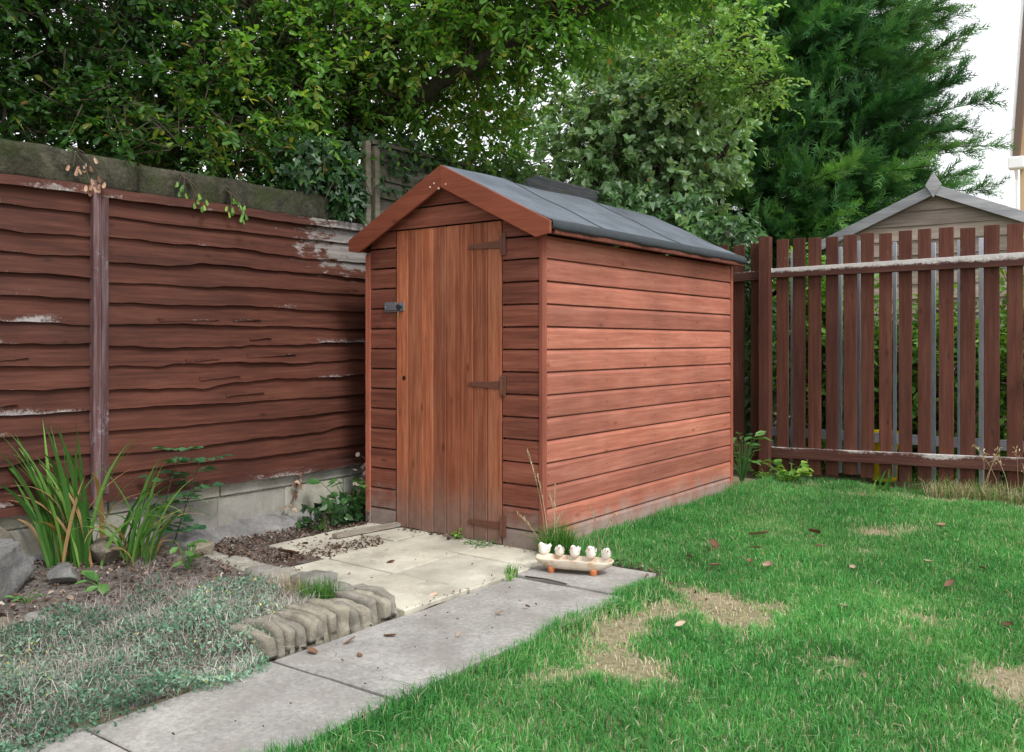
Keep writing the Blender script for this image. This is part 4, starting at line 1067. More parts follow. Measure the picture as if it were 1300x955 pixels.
# ------------------------------------------------------------------ stones
def rock(name, c, r, label, mat, seed, group=None, squash=1.0, cat='stone'):
    n, m = 64, 40; V = []; g = np.random.default_rng(seed)
    for i in range(m + 1):
        for j in range(n):
            a, b = math.pi * i / m, 2 * math.pi * j / n
            V.append((math.sin(a) * math.cos(b), math.sin(a) * math.sin(b), math.cos(a)))
    V = np.array(V)
    # faceted look: clip against random planes
    for _ in range(16):
        nrm = unit(g.normal(size=3)); dlt = g.uniform(.52, .80); dd = V @ nrm; V = V - np.maximum(dd - dlt, 0)[:, None] * nrm
    V = V * (1 + .05 * fbm(V, 2.0, 5, seed) + .03 * fbm(V, 9.0, 5, seed + 1))[:, None]
    V = V * np.array(r) + np.array(c)
    F = [(i*n+j, (i+1)*n+j, (i+1)*n+(j+1) % n, i*n+(j+1) % n) for i in range(m) for j in range(n)]
    o = mesh_obj(name, V, F, mat, smooth=True, loc=(c[0], c[1], c[2] - r[2] * .7), rnd=[g.random()] * len(F)); o.data.validate()
    return tag(o, label, cat, group)
rock('boulder', (-1.25,-2.08,.15), (.27,.33,.185), 'large grey boulder at the left edge of the soil bed', M['rock'], 3)
rock('stone', (-1.10,-1.79,.11), (.085,.075,.062), 'small angular pale grey stone just right of the big boulder', M['rock'], 8)
rock('stone', (-1.29,-1.52,.12), (.13,.085,.075), 'tan stone half hidden under the sword-leaved clump', M['rock_tan'], 5)
rock('stone', (-1.14,-1.13,.09), (.09,.07,.055), 'whitish stone at the wall foot where the flat edging begins', M['rock_tan'], 6)
rock('stone', (-.70,-2.20,.09), (.04,.04,.025), 'flat pale pebble on the soil in front of the boulder', M['rock_tan'], 9)
rock('stone', (-.66,-2.10,.09), (.045,.05,.03), 'flat dark grey pebble on the soil in front of the boulder', M['rock'], 12)
rock('stone_block', (-1.50,-1.93,.22), (.07,.14,.13), 'squared tan stone block behind the boulder at the fence foot', M['rock_tan'], 15)

# edging: upright tumbled stones along the path, flat ones across the top
yy = -1.15; k = 0; rr = random.Random(12)
while yy > -1.74:
    w = rr.uniform(.036, .056); hgt = rr.uniform(.080, .108); dx = rr.uniform(-.012, .012); ln = rr.uniform(-.18, .06)
    V, F = lumpy_box((-.03 + dx, yy - w + .0035, -.02), (.142 + dx, yy - .0035, .02 + hgt), (8, 5, 8), .009, 40 + k, sc=24, round_=.05)
    q = (V[:, 0] - .055) / .10; V[:, 2] -= .026 * np.clip(q, 0, 2) ** 2 * (V[:, 2] > .04); V[:, 1] += ln * np.maximum(V[:, 2], 0) + .12 * (V[:, 0] - .06)
    o = mesh_obj('edging_stone', V, F, M['edging'], smooth=True, loc=(.06 + dx, yy - w / 2, 0), rnd=[rr.random()] * len(F))
    tag(o, 'upright tumbled stone in the row edging the bed beside the grey path', 'edging stone', 'upright edging stones along the path'); yy -= w; k += 1
xx = -.02; k = 0
while xx > -1.12:
    w = rr.uniform(.11, .19); hgt = rr.uniform(.035, .06)
    V, F = lumpy_box((xx - w + .002, -1.19 + rr.uniform(-.02, .01), -.02), (xx - .002, -1.05 + rr.uniform(-.015, .015), .03 + hgt), (7, 6, 4), .014, 80 + k, sc=11)
    o = mesh_obj('edging_stone', V, F, M['edging_grey'], smooth=True, loc=(xx - w / 2, -1.11, 0), rnd=[rr.random()] * len(F))
    tag(o, 'flat weathered grey stone in the row between the bed and the cream slabs', 'edging stone', 'flat edging stones across the bed'); xx -= w; k += 1

# ------------------------------------------------------------------ bed plants
def sword_clump(name, loc, label, leaves, mat=M['iris']):
    root = empty(name, loc, label, 'plant'); V = []; Fl = []; rn = []
    for (az, L, lean, w, r, kink) in leaves:
        d = np.array([math.cos(az), math.sin(az)]); n = 12; p = np.array([loc[0] + random.gauss(0, .05), loc[1] + random.gauss(0, .05), loc[2] - .02]); ang = random.uniform(.0, .2); k0 = len(V)
        sd = np.array([-d[1], d[0], 0]) * math.cos(az * 3) + np.array([d[0], d[1], 0]) * .25
        sd = sd / np.linalg.norm(sd)
        for i in range(n + 1):
            s = i / n; ww = w * (.55 + .45 * min(1, s * 4)) * (1 - max(0, (s - .55) / .45) ** 1.6)
            V += [tuple(p - sd * ww / 2), tuple(p + np.array([d[0], d[1], .4]) * .002), tuple(p + sd * ww / 2)]
            ang += (lean * (.35 + s) + (kink if s > .55 else 0)) / n
            p = p + (L / n) * np.array([d[0] * math.sin(ang), d[1] * math.sin(ang), math.cos(ang)])
        for i in range(n):
            for j in (0, 1): Fl.append((k0+i*3+j, k0+i*3+j+1, k0+(i+1)*3+j+1, k0+(i+1)*3+j)); rn.append(min(1, max(0, r)))
    mesh_obj('leaves', V, Fl, mat, root, rn, smooth=True); return root
rr = random.Random(77)
def sw_leaves(n, Lr, wr, leanr, azs=None, dead=.12):
    out = []
    for k in range(n):
        az = rr.uniform(0, 6.283) if azs is None else rr.choice(azs) + rr.gauss(0, .35)
        dd = rr.random() < dead
        out.append((az, rr.uniform(*Lr) * (.75 if dd else 1), rr.uniform(*leanr) * (1.6 if dd else 1), rr.uniform(*wr), rr.uniform(.92, 1) if dd else rr.uniform(.1, .88), rr.uniform(0, 1.6) if rr.random() < .3 else 0))
    return out
sword_clump('sword_leaf_plant', (-1.36,-1.62, bed_h(-1.36,-1.62)), 'tall clump of sword-shaped leaves by the boulder, left of its twin', sw_leaves(50, (.40,.72), (.013,.024), (.1,1.2), [4.2, 3.9, .9, 5.2, 3.5]))
sword_clump('sword_leaf_plant', (-1.20,-1.42, bed_h(-1.2,-1.42)), 'lower clump of sword-shaped leaves arching right over the soil', sw_leaves(38, (.28,.52), (.011,.018), (.5,2.2), [.6, 1.2, .3, 0, 4.5]))
def leafy_sprig(name, loc, label, cat, n, h, size, mat, tpl=T_OVATE, spread=.5, stem=True, flat=False, group=None):
    root = empty(name, loc, label, cat, group); P, D, Nn, S = [], [], [], []; mb = MB()
    for k in range(n):
        az = rr.uniform(0, 6.283); hh = h * rr.uniform(.25, 1.0); sp = spread * rr.uniform(.2, 1.0) * (hh if not flat else h)
        tip = np.array([loc[0] + math.cos(az) * sp, loc[1] + math.sin(az) * sp, loc[2] + hh])
        base_ = np.array([loc[0], loc[1], loc[2] - .01])
        mb.tube([base_, base_ * .5 + tip * .5 + np.array([0, 0, .08 * hh]), tip], [.003, .0022, .0014], 5)
        P.append(tip); D.append((math.cos(az), math.sin(az), rr.uniform(-.3, .5))); Nn.append((rr.gauss(0, .3), rr.gauss(0, .3), 1)); S.append(size * rr.uniform(.65, 1.2))
    scatter('leaves', tpl, P, D, Nn, S, mat, root); mb.build('stems', mat, root); return root
def rose(loc, label):
    root = empty('rose_shoot', loc, label, 'plant'); mb = MB(); P, D, Nn, S = [], [], [], []
    for k in range(2):
        az = .4 + k * 1.1; pts = []
        for i in range(7):
            s = i / 6; pts.append(np.array([loc[0] + math.cos(az) * .12 * s * s + .05 * k, loc[1] + math.sin(az) * .14 * s + .05 * k, loc[2] + (.46 - .07 * k) * s]))
        mb.tube(pts, [.004 - .0004 * i for i in range(7)], 6)
        for i in range(1, 7):
            for q in range(2):
                la = rr.uniform(0, 6.28); ax = np.array([math.cos(la), math.sin(la), .15]); st = pts[i]
                en = st + ax * .11; mb.tube([st, en], .0015, 4); sd = np.array([-ax[1], ax[0], 0])
                for t, sg in ((.4, 1), (.4, -1), (.75, 1), (.75, -1), (1, 0)):
                    P.append(st + ax * .11 * t); D.append(ax * (.4 if sg else 1) + sd * sg); Nn.append((rr.gauss(0, .25), rr.gauss(0, .25), 1)); S.append(rr.uniform(.045, .065))
    scatter('leaves', T_ROUND, P, D, Nn, S, M['rose'], root); mb.build('stems', M['twig'], root)
rose((-1.42, -1.18, .08), 'blue-green leafy rose shoots rising against the block wall behind the sword leaves')
leafy_sprig('weed', (-.93,-1.34,bed_h(-.93,-1.34)), 'broad-leaved green weed standing alone on the bare soil', 'weed', 13, .14, .065, M['weed'], T_OVATE, .6)
leafy_sprig('weed', (-.93,-1.72,bed_h(-.93,-1.72)), 'low flat-leaved weed on the soil in front of the sword leaves', 'weed', 5, .03, .08, M['weed'], T_OVATE, 1.8, flat=True)
leafy_sprig('weed', (-1.0,-1.98,bed_h(-1,-1.98)), 'small grassy weed on the soil beside the big boulder', 'weed', 9, .04, .04, M['weed'], T_LONG, 1.4, flat=True)
leafy_sprig('leafy_plant', (-1.36,.02,.02), 'round-leaved green plant at the wall foot beside the shed corner', 'plant', 44, .24, .075, M['weed'], T_ROUND, .9)
iv = empty('ground_ivy', (-1.3, -.12, 0), 'dark ivy patch spreading on the litter left of the shed corner', 'ivy')
ivy(iv, [((-1.46,-.36,.0),(-1.22,-.02,.14),2),((-1.40,-.10,.0),(-1.18,.22,.16),1.5)], 190, .06, M['leaf_ivy_dark'], (.5,-.5,.6), .1, 9)
# dried seed head
root = empty('dried_flowerhead', (-1.32, .18, .0), 'pinkish dried flower head against the shed corner above the ivy', 'plant')
c0 = np.array([-1.30, .12, .25]); P = c0 + rng.normal(size=(150, 3)) * np.array([.045,.05,.06])
scatter('petals', T_ROUND, P, rng.normal(size=(150, 3)), rng.normal(size=(150, 3)), .032, leafmat('dry_petal', [(0,(.36,.27,.22)),(1,(.62,.53,.47))], .2, .7, .1, (1,1,.9)), root)
mb = MB(); mb.tube([(-1.32,.18,0),(-1.31,.15,.12),tuple(c0)], .004, 6); mb.build('stem', M['twig'], root)
# dead ivy strand hanging on the block wall
root = empty('dead_creeper', (-1.52, -.28, .3), 'dead brown creeper strand hanging down the block wall', 'creeper')
mb = MB(); pts = [(-1.515,-.25,.32),(-1.505,-.27,.26),(-1.50,-.29,.20),(-1.50,-.33,.13)]; mb.tube(pts, .0025, 5); mb.build('stem', M['twig'], root)
P = [np.array(p) + rng.normal(size=3) * .012 for p in pts for _ in range(4)]; scatter('leaves', T_IVY, P, np.array([(.3,0,-1)] * 16) + .4 * rng.normal(size=(16, 3)), np.array([(1.,0,.2)] * 16) + .4 * rng.normal(size=(16, 3)), .034, M['deadleaf'], root)
# bare twigs on the coping
for (loc, lab, k) in (((-1.58,-1.52,1.93), 'dead twig with brown leaves lying over the coping near the left edge', 0), ((-1.58,-.98,1.9), 'yellow-green leafy sprig drooping over the middle of the coping', 1), ((-1.56,-.72,1.86), 'small forked yellow-green sprig hanging lower over the coping', 2)):
    root = empty('fallen_sprig', loc, lab, 'sprig'); mb = MB(); P = []; D = []
    for q in range(5 if k == 0 else 4):
        e = np.array(loc) + np.array([.05 + .02 * q, random.uniform(-.1, .1), -.05 - .03 * q]); mb.tube([tuple(np.array(loc) + np.array([-.02,0,.03])), tuple((np.array(loc) + e) / 2 + np.array([.03,0,.02])), tuple(e)], .003, 5)
        for _ in range(4): P.append(e + rng.normal(size=3) * .012); D.append((.3, random.uniform(-.6,.6), -1))
    mb.build('twig', M['twig'], root); scatter('leaves', T_OBOV, P, D, np.array([(1.,-.3,.4)] * len(P)) + .4 * rng.normal(size=(len(P), 3)), .034, M['deadleaf'] if k == 0 else M['bright'], root)

# groundcover mound (stuff)
def cover_mask(P):
    x, y = P[:, 0], P[:, 1]; e = .05 * fbm(P[:, :2], 6, 3, 14)
    return (x > -.50 + e + .10 * np.clip(y + 1.75, 0, 1)) & (x < .055 + .5 * e + .17 * np.clip((-1.64 - y) * 6, 0, 1)) & (y < -1.42 + e - .25 * np.clip(-.1 - x, 0, 1))
def cover_h(P): return .04 + .075 * np.clip(fbm(P[:, :2], 7, 3, 15) + .45, 0, 1.5) - .05 * np.clip((P[:, 1] + 1.58) * 6, 0, 1)
n = 56000; P = np.stack([rng.uniform(-.65, .28, n), rng.uniform(-3.6, -1.2, n), np.zeros(n)], 1); P = P[cover_mask(P)]
b0 = bed_z(P); hh = cover_h(P); P[:, 2] = b0 + hh * rng.random(len(P)) ** .45
rr_ = np.clip(.40 + .32 * fbm(P[:, :2], 5, 3, 16) + .22 * rng.normal(size=len(P)), 0, 1)
tag(scatter('groundcover_leaves', T_OVATE, P, rng.normal(size=P.shape) + np.array([0, 0, .5]), rng.normal(size=P.shape) + np.array([0, 0, 1.]), .0135 * rng.uniform(.5, 1.3, len(P)), M['cover'], None, rr_), 'low blue-green groundcover leaves with tiny yellow flowers over the front of the bed', 'groundcover', kind='stuff')
n = 30000; P = np.stack([rng.uniform(-.72, .28, n), rng.uniform(-3.6, -1.16, n), np.zeros(n)], 1); P = P[cover_mask(P + np.array([.05, -.04, 0])) ]; P[:, 2] = bed_z(P) + cover_h(P) * .95 * rng.random(len(P))
tag(blades('groundcover_twigs', P, .030 + .035 * rng.random(len(P)), .0018, M['cover_twig'], 1.5), 'dry pale twigs tangled through the low groundcover', 'groundcover', kind='stuff')

# grass tufts and dry stalks
def tuft(name, c, r, n, h, mat, label, lean=.5, cat='grass', w=.0035, zz=None, group=None):
    a = rng.uniform(0, 6.283, n); q = r * np.sqrt(rng.random(n)); z = c[2]
    P = np.stack([c[0] + q * np.cos(a), c[1] + q * np.sin(a), np.full(n, z - .005)], 1)
    o = blades(name, P, h * rng.uniform(.5, 1.1, n), w * rng.uniform(.7, 1.3, n), mat, lean, loc=tuple(c)); return tag(o, label, cat, group)
tuft('grass_tuft', (.085,.005,.0), .075, 900, .20, M['tuft'], 'dense bright green grass tuft growing at the front corner of the shed')
tuft('grass_tuft', (.135,-.43,.02), .03, 60, .07, M['tuft'], 'thin grass tuft in the joint between the cream and grey slabs')
tuft('grass_tuft', (-.14,-1.29,.05), .08, 420, .12, M['tuft'], 'fine green grass tuft behind the flat edging stones', .6, w=.0028)
tuft('grass_tuft', (-.36,-1.31,.05), .11, 300, .10, M['straw'], 'pale dry grass tuft leaning over the flat edging stones', .6, w=.0024)
leafy_sprig('weed', (-.50,-.055,.02), 'small bright weed sprouting under the shed door', 'weed', 12, .06, .028, M['bright'], T_ROUND, .7)
leafy_sprig('weed', (-.32,-.075,.02), 'spreading feathery weed at the foot of the door near the lower hinge', 'weed', 26, .035, .030, M['weed'], T_LONG, 2.4, flat=True)
leafy_sprig('weed', (.19,-.50,.02), 'tiny weed in the crack beside the thin grass tuft', 'weed', 6, .035, .025, M['bright'], T_ROUND, .8)
def stalks(name, specs, label, mat=M['straw']):
    root = empty(name, (specs[0][0], specs[0][1], specs[0][2]), label, 'grass'); mb = MB(); P, D = [], []
    for (x0, y0, z0, dx, dy, h) in specs:
        pts = [(x0 + dx * s * s, y0 + dy * s * s, z0 + h * s) for s in np.linspace(0, 1, 7)]; mb.tube(pts, [.0016 - .0001 * i for i in range(7)], 4)
        for s in np.linspace(.72, 1, 12): P.append((x0 + dx * s * s, y0 + dy * s * s, z0 + h * s)); D.append((dx * .4 + random.uniform(-.2,.2), dy * .4 + random.uniform(-.2,.2), .8))
    mb.build('stems', mat, root); scatter('seed_heads', T_LONG, P, D, rng.normal(size=(len(P), 3)), .018, mat, root); return root
stalks('dry_grass_stalk', [(.05,-.035,0,-.10,-.02,.52),(.06,-.03,0,-.05,-.02,.40),(.09,-.02,0,.02,-.03,.36),(.07,-.04,0,.10,-.04,.24),(.05,-.05,0,-.13,-.05,.22),(.10,.0,0,-.02,-.05,.32)], 'dry straw-coloured grass stalks leaning on the front corner of the shed')
stalks('dry_grass_stalk', [(.22,.18,0,-.07,.03,.22),(.20,.22,0,.08,.03,.20)], 'two short dry stalks leaning against the bottom boards of the shed side')

# plants along the picket fence foot
leafy_sprig('leafy_plant', (.16,3.02,.0), 'bright yellow-green leafy plant at the foot of the picket fence by its post', 'plant', 44, .15, .075, M['bright'], T_ROUND, 1.5)
leafy_sprig('leafy_plant', (-.02,2.98,.0), 'low pale leafy seedling just left of the bright plant under the fence post', 'plant', 22, .09, .055, M['bright'], T_OVATE, 1.4)
leafy_sprig('leafy_plant', (-.10,2.72,.0), 'dark green broad-leaved plant squeezed between the shed back corner and the fence', 'plant', 40, .38, .085, M['weed'], T_OVATE, .45)
sword_clump('strap_leaf_plant', (.80,3.02,.0), 'small clump of blue-green strap leaves under the yellow tub', sw_leaves(13, (.12,.22), (.010,.014), (.5,2.0), None, .1), M['tuft'])
for (cx_, lab, nn_) in ((1.30, 'tangled dry grass clump at the fence foot, left of the seeded one', 420), (1.60, 'tall dry seeded grass clump at the right end of the fence foot', 480)):
    root = empty('dry_grass_clump', (cx_, 3.05, 0), lab, 'grass')
    a = rng.uniform(0, 6.28, nn_); q = .17 * np.sqrt(rng.random(nn_)); P = np.stack([cx_ + 1.3 * q * np.cos(a), 3.06 + .5 * q * np.sin(a), 0 * a], 1)
    blades('blades', P, rng.uniform(.04, .17, nn_), .0035, M['straw'], 1.2, parent=root)
    P2 = np.stack([cx_ + .22 * rng.normal(size=200), 3.05 + .07 * rng.normal(size=200), np.zeros(200)], 1); blades('green_blades', P2, rng.uniform(.06, .2, 200), .004, M['tuft'], .8, parent=root)
    if cx_ > 1.5:
        mb = MB(); Pq, Dq = [], []
        for k in range(9):
            x0 = cx_ + random.uniform(-.2, .1); dx, dy = random.uniform(-.14, .1), random.uniform(-.12, .0); h_ = random.uniform(.22, .46)
            mb.tube([(x0 + dx*s*s, 3.05 + dy*s*s, h_*s) for s in np.linspace(0, 1, 6)], .0016, 4)
            for _ in range(14): s = random.uniform(.8, 1.03); Pq.append((x0 + dx*s*s + random.gauss(0,.008), 3.05 + dy*s*s + random.gauss(0,.008), h_*s)); Dq.append((dx, dy, .3))
        mb.build('stems', M['straw'], root); scatter('seed_heads', T_LONG, Pq, np.array(Dq) + .3 * rng.normal(size=(len(Dq), 3)), rng.normal(size=(len(Pq), 3)), .02, M['straw'], root)
# a big leaf poking through at the right edge
leafy_sprig('climbing_leaf', (1.70,3.20,.86), 'large light green leaf poking through the pickets at the right edge', 'leaf', 2, .06, .10, M['bright'], T_ROUND, .6)

# ------------------------------------------------------------------ litter and fallen leaves
def litter_pts():
    out = []
    def blob(n, f, x0, x1, y0, y1):
        p = np.stack([rng.uniform(x0, x1, n), rng.uniform(y0, y1, n)], 1); out.append(p[f(p)])
    blob(5200, lambda p: (p[:, 0] < -.80 + .16 * fbm(p, 4, 3, 2) + .22 * np.clip((-.42 - p[:, 1]) * 2, -.6, .8)), -1.50, -.45, -1.06, .3)
    blob(4200, lambda p: rng.random(len(p)) < .8, -1.5, -.45, -2.9, -1.12)
    blob(420, lambda p: np.abs(p[:, 1] + .045) < .035 + .03 * fbm(p, 7, 2, 1), -1.2, .1, -.15, .01)
    blob(260, lambda p: rng.random(len(p)) < .5, .03, .66, -.05, .06)
    blob(60, lambda p: np.abs(p[:, 0] - .15) < .02, .1, .2, -1.1, -.1)
    blob(90, lambda p: rng.random(len(p)) < .6, .12, .6, -2.9, -.5)
    blob(60, lambda p: rng.random(len(p)) < .6, -.9, .15, -1.1, -.1)
    blob(240, lambda p: np.hypot(p[:, 0] - .72, p[:, 1] + .12) < .10, .55, .9, -.3, .1)
    blob(150, lambda p: patch(np.c_[p, 0 * p[:, 0]]) > .45, .7, 1.4, -1.2, .1)
    return np.concatenate(out)
p = litter_pts()
zz = np.where((p[:, 0] < .06) & (p[:, 1] < -1.1), bed_z(np.c_[p, 0 * p[:, 0]]), np.where(p[:, 0] < -.9, .022, np.where(p[:, 0] < .66, .034, .012)))
P = np.c_[p, zz + .006 * rng.random(len(p))]
ls = np.where(p[:, 0] < -.45, .017, .012) * rng.uniform(.35, 1.0, len(p)) * (1 + 1.2 * (rng.random(len(p)) < .12))
tag(scatter('leaf_litter', leaf_tpl(.3, .5, .5, .35), P, np.c_[rng.normal(size=(len(p), 2)), .25 * rng.normal(size=len(p))], np.c_[.5 * rng.normal(size=(len(p), 2)), np.ones(len(p))], ls, M['litter']), 'brown leaf litter and bark bits scattered on the soil and along the shed foot', 'leaf litter', kind='stuff')

def curled_leaf(loc, size, az, mat, label, group, roll=.0):
    V = []; n, m = 8, 4
    for i in range(n + 1):
        s = i / n; w = math.sin(math.pi * (s * .9 + .05)) ** .8 * .36
        for j in range(-m, m + 1):
            t = j / m; a = t * (1.25 + roll); x = s - .5; y = w * math.sin(a) / 1.1; z = .10 * (1 - math.cos(a)) * 1.6 + .12 * (s - .5) ** 2
            V.append((x, y, z))
    V = np.array(V); V[:, 2] += .03 * fbm(V, 5, 3, int(az * 10)); p1, p2 = random.uniform(-.7, .7), random.uniform(-.5, .5); V = np.stack([V[:, 0], V[:, 1]*math.cos(p1) - V[:, 2]*math.sin(p1), V[:, 1]*math.sin(p1) + V[:, 2]*math.cos(p1)], 1); V = np.stack([V[:, 0]*math.cos(p2) - V[:, 2]*math.sin(p2), V[:, 1], V[:, 0]*math.sin(p2) + V[:, 2]*math.cos(p2)], 1); ca, sa = math.cos(az), math.sin(az)
    V = np.stack([V[:, 0]*ca - V[:, 1]*sa, V[:, 0]*sa + V[:, 1]*ca, V[:, 2] - V[:, 2].min()], 1) * size + np.array(loc)
    k = 2 * m + 1; F = [(i*k+j, (i+1)*k+j, (i+1)*k+j+1, i*k+j+1) for i in range(n) for j in range(k - 1)]
    o = mesh_obj('fallen_leaf', V, F, mat, smooth=True, loc=loc, rnd=[random.random()] * len(F)); return tag(o, label, 'leaf', group)
pale = M['litter']
for (x_, y_, s_, az) in [(.70,1.02,.13,.3),(.93,1.22,.11,1.2),(.62,.62,.10,2.2),(.80,.72,.07,.5),(.88,.45,.06,1.8),(.98,.42,.08,2.5),(1.05,.95,.06,.2),(1.45,-.02,.055,1.9),(1.72,.55,.06,.9),(1.55,.95,.05,.3),(1.42,1.9,.07,.8),(1.78,.95,.05,2.2),(2.0,.1,.05,2.8),(1.3,.62,.04,1.0),(.78,.28,.06,.6),(.62,.35,.05,2.8),(1.05,-.62,.05,.7),(.72,-.55,.05,2.6),(1.85,1.6,.05,.1),(1.2,1.75,.05,1.6)]:
    curled_leaf((x_, y_, .020), s_ * .82, az, M['deadleaf'], 'curled dry brown leaf lying on the lawn grass', 'dry leaves scattered on the lawn')
for (x_, y_, s_, az) in [(.30,-1.35,.045,.4),(.24,-1.48,.05,1.4),(.36,-1.55,.03,2.4),(.45,-.92,.035,.2),(.21,-1.62,.05,2.9),(-.42,-.62,.04,.6),(-.62,-.45,.035,2.0),(.1,-.9,.04,1.0)]:
    curled_leaf((x_, y_, .0265), s_, az, M['deadleaf'], 'curled dry leaf lying on the paving slabs', 'dry leaves on the paving')
curled_leaf((-.93,-.80,.028), .10, .9, M['deadleaf'], 'larger tan leaf resting on the litter beside the patio', None)

# battens and stick
mb = MB(); V, F = lumpy_box((-.02, -.24, 0), (.025, .24, .022), (1, 8, 1), .003, 4); ca, sa = math.cos(-.12), math.sin(-.12)
V = np.stack([V[:, 0]*ca - V[:, 1]*sa - .985, V[:, 0]*sa + V[:, 1]*ca - .22, V[:, 2] + .034], 1)
tag(mesh_obj('wooden_batten', V, F, M['batten'], loc=(-.985, -.22, .034)), 'weathered wooden batten lying on the cream slabs at the shed corner', 'batten')
mb = MB(); mb.tube([(.22,-.440,.031),(.33,-.428,.033),(.43,-.434,.031)], .0038, 6); o = mb.build('stick', M['twig'], smooth=True, loc=(.3,-.43,.034)); tag(o, 'thin brown stick lying in the slab joint in front of the trough', 'stick')

# ------------------------------------------------------------------ trough with birds
tc = np.array([.345, -.245]); ta = math.atan2(.12, .336)
tr = bpy.data.objects.new('bird_trough', None); tr.location = (tc[0], tc[1], .028); tr.rotation_euler = (0, 0, ta); COL.objects.link(tr)
tag(tr, 'cream ceramic trough on terracotta feet with five white birds along its rim', 'trough')
def lpart(name, mb_, mat, parent, smooth=True, bevel=0):
    me_o = mesh_obj(name, mb_.V, mb_.F, mat, None, mb_.r, smooth=smooth, bevel=bevel); me_o.parent = parent; return me_o
def sup(a, n_=2.6):
    c, s = math.cos(a), math.sin(a); return (abs(c) ** (2 / n_) * (1 if c > 0 else -1), abs(s) ** (2 / n_) * (1 if s > 0 else -1))
prof = [(.0,.020),(.62,.020),(.80,.025),(.93,.038),(.985,.054),(1.0,.060),(.985,.063),(.94,.059),(.85,.044),(.6,.040),(0,.040)]
mb = MB(); n = 48; V = []
for r, z in prof:
    for k in range(n):
        a = 2 * math.pi * k / n; c, s = sup(a)
        bump_ = 1 + .012 * math.sin(5 * a) + .008 * math.sin(9 * a + 1)
        V.append((.178 * (r if r < .9 else r) * c * bump_, .062 * r * s * bump_, z + .003 * math.sin(3 * a) * (z > .05)))
F = [(i*n+k, i*n+(k+1) % n, (i+1)*n+(k+1) % n, (i+1)*n+k) for i in range(len(prof) - 1) for k in range(n)]
mb.add(V, F); lpart('trough_body', mb, M['trough'], tr)
for (fx, fy) in ((-.095, -.03), (.095, -.03), (-.095, .03), (.095, .03)):
    mb = MB(); mb.tube([(fx, fy, -.002), (fx, fy, .004), (fx, fy, .020), (fx, fy, .030)], [.012, .014, .018, .019], 14); lpart('foot', mb, M['terracotta'], tr)
def bird_mesh(mb, yaw, s):
    """one little plump bird: body, head and tail as a single lofted surface along a curved spine"""
    st = [(-.042,.040,.003,.004),(-.036,.037,.007,.005),(-.024,.026,.015,.014),(-.010,.019,.0215,.020),(.004,.019,.0235,.0215),(.014,.026,.0205,.0205),(.019,.036,.0150,.0150),(.022,.044,.0152,.0145),(.024,.051,.0130,.0120),(.0245,.057,.0075,.0070),(.0245,.060,.0015,.0015)]
    n = 16; V = []
    for i, (x, z, ry, rz) in enumerate(st):
        a0, a1 = st[max(i-1, 0)], st[min(i+1, len(st)-1)]; tx, tz = a1[0]-a0[0], a1[1]-a0[1]; L = math.hypot(tx, tz); tx, tz = tx/L, tz/L
        for k in range(n):
            a = 2 * math.pi * k / n; v = math.sin(a) * rz; V.append((x - tz * v, math.cos(a) * ry, z + tx * v))
    F = [(i*n+k, i*n+(k+1) % n, (i+1)*n+(k+1) % n, (i+1)*n+k) for i in range(len(st) - 1) for k in range(n)] + [tuple(range(n))[::-1], tuple((len(st)-1)*n + k for k in range(n))]
    mb.add(V, F)
    for sg in (-1, 1):                              # folded wings
        W = []
        for i in range(7):
            t = i / 6; x = .010 - .045 * t; w_ = math.sin(math.pi * min(1, t * .85 + .12)) * .011
            for (dz, dy) in ((w_, .0), (0, .005), (-w_, .0)): W.append((x, sg * (.0215 - .010 * t * t + dy), .028 + .010 * t + dz))
        Fw = [(i*3+j, (i+1)*3+j, (i+1)*3+j+1, i*3+j+1) for i in range(6) for j in range(2)]
        mb.add(W, Fw if sg > 0 else [f[::-1] for f in Fw])
bm_ = MB(); bird_mesh(bm_, 0, 1)
first = None
specs = [(-.148, -2.0, 1.08, 0), (-.078, -1.35, .95, .0), (-.006, -1.75, 1.02, 0), (.068, -1.6, 1.06, 0), (.136, -1.15, .98, 0)]
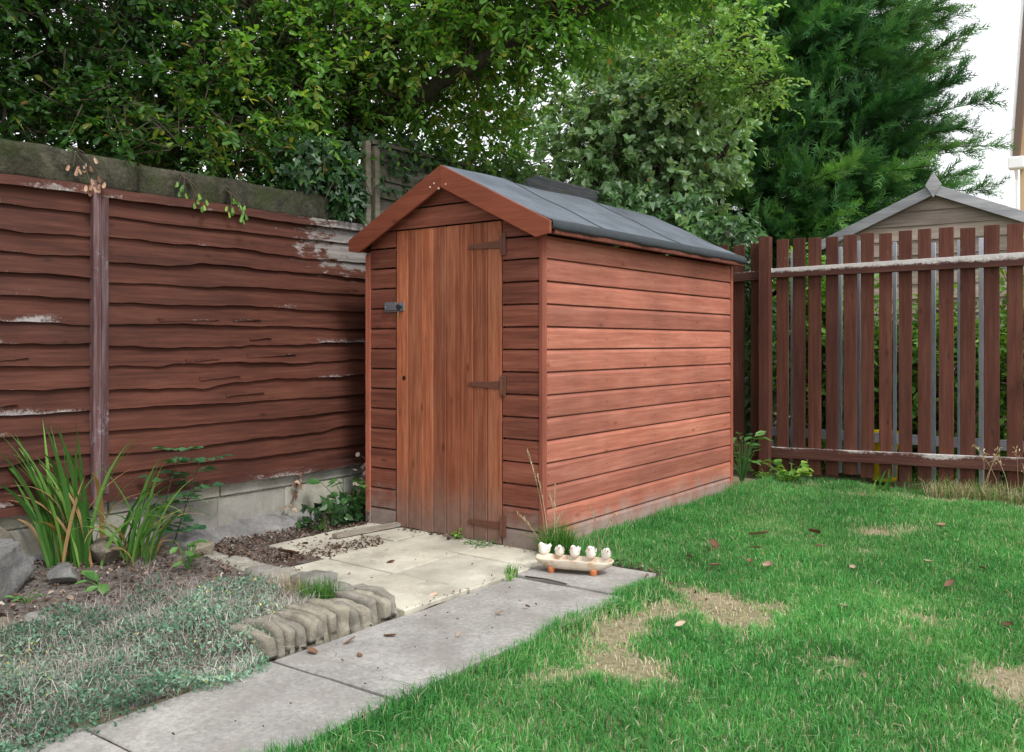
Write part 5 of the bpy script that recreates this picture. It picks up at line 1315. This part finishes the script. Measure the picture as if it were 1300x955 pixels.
for i, (bx, yaw, s_, q) in enumerate(specs):
    if first is None:
        o = mesh_obj('bird', bm_.V, bm_.F, M['ceramic'], None, bm_.r, smooth=True); o.parent = tr
        mbk = MB(); mbk.tube([(.036,0,.0475),(.0405,0,.0465),(.048,0,.0445)], [.0045,.0035,.0006], 8)
        bk = mesh_obj('beak', mbk.V, mbk.F, M['beak'], None, mbk.r, smooth=True); bk.parent = o
        for sg in (-1, 1):
            me_ = MB(); me_.tube([(.0315, sg*.0105, .0505),(.0330, sg*.0122, .0508)], [.0024,.0014], 8); ey = mesh_obj('eye', me_.V, me_.F, M['eye'], None, me_.r); ey.parent = o
        first = o; kids = [c for c in bpy.data.objects if c.parent == o]
    else:
        o = first.copy(); COL.objects.link(o); o.parent = tr
        for c in kids:
            d_ = c.copy(); COL.objects.link(d_); d_.parent = o
    o.location = (bx, .050, .058); o.rotation_euler = (0, 0, yaw); o.scale = (s_ * .93,) * 3

# ------------------------------------------------------------------ sky and sun: bright overcast
EL, ROT = R(50), R(112)
world = bpy.data.worlds.new('World'); scene.world = world; world.use_nodes = True
nt = world.node_tree; bg = nt.nodes['Background']
sky = nt.nodes.new('ShaderNodeTexSky'); sky.sky_type = 'NISHITA'; sky.sun_disc = False; sky.sun_elevation = EL; sky.sun_rotation = ROT
sky.air_density = 1.0; sky.dust_density = 4.0; sky.ozone_density = 1.0
hsv = nt.nodes.new('ShaderNodeHueSaturation'); hsv.inputs['Saturation'].default_value = .22; hsv.inputs['Value'].default_value = 1.0
nt.links.new(sky.outputs[0], hsv.inputs['Color'])
mx = nt.nodes.new('ShaderNodeMix'); mx.data_type = 'RGBA'; mx.inputs[0].default_value = .55; mx.inputs[7].default_value = (17.0, 17.3, 17.8, 1)   # cloud veil
nt.links.new(hsv.outputs[0], mx.inputs[6]); nt.links.new(mx.outputs[2], bg.inputs['Color'])
bg.inputs['Strength'].default_value = .13
sun = bpy.data.objects.new('sun', bpy.data.lights.new('sun', 'SUN')); COL.objects.link(sun)
sun.data.energy = 2.6; sun.data.angle = R(14); sun.data.color = (1.0, .965, .91)
dv = Vector((math.sin(ROT) * math.cos(EL), math.cos(ROT) * math.cos(EL), math.sin(EL)))
sun.rotation_euler = dv.to_track_quat('Z', 'Y').to_euler()
scene.view_settings.view_transform = 'Standard'; scene.view_settings.look = 'None'; scene.view_settings.exposure = 0
scene.cycles.max_bounces = 6; scene.cycles.transparent_max_bounces = 4
scene.cycles.use_denoising = True
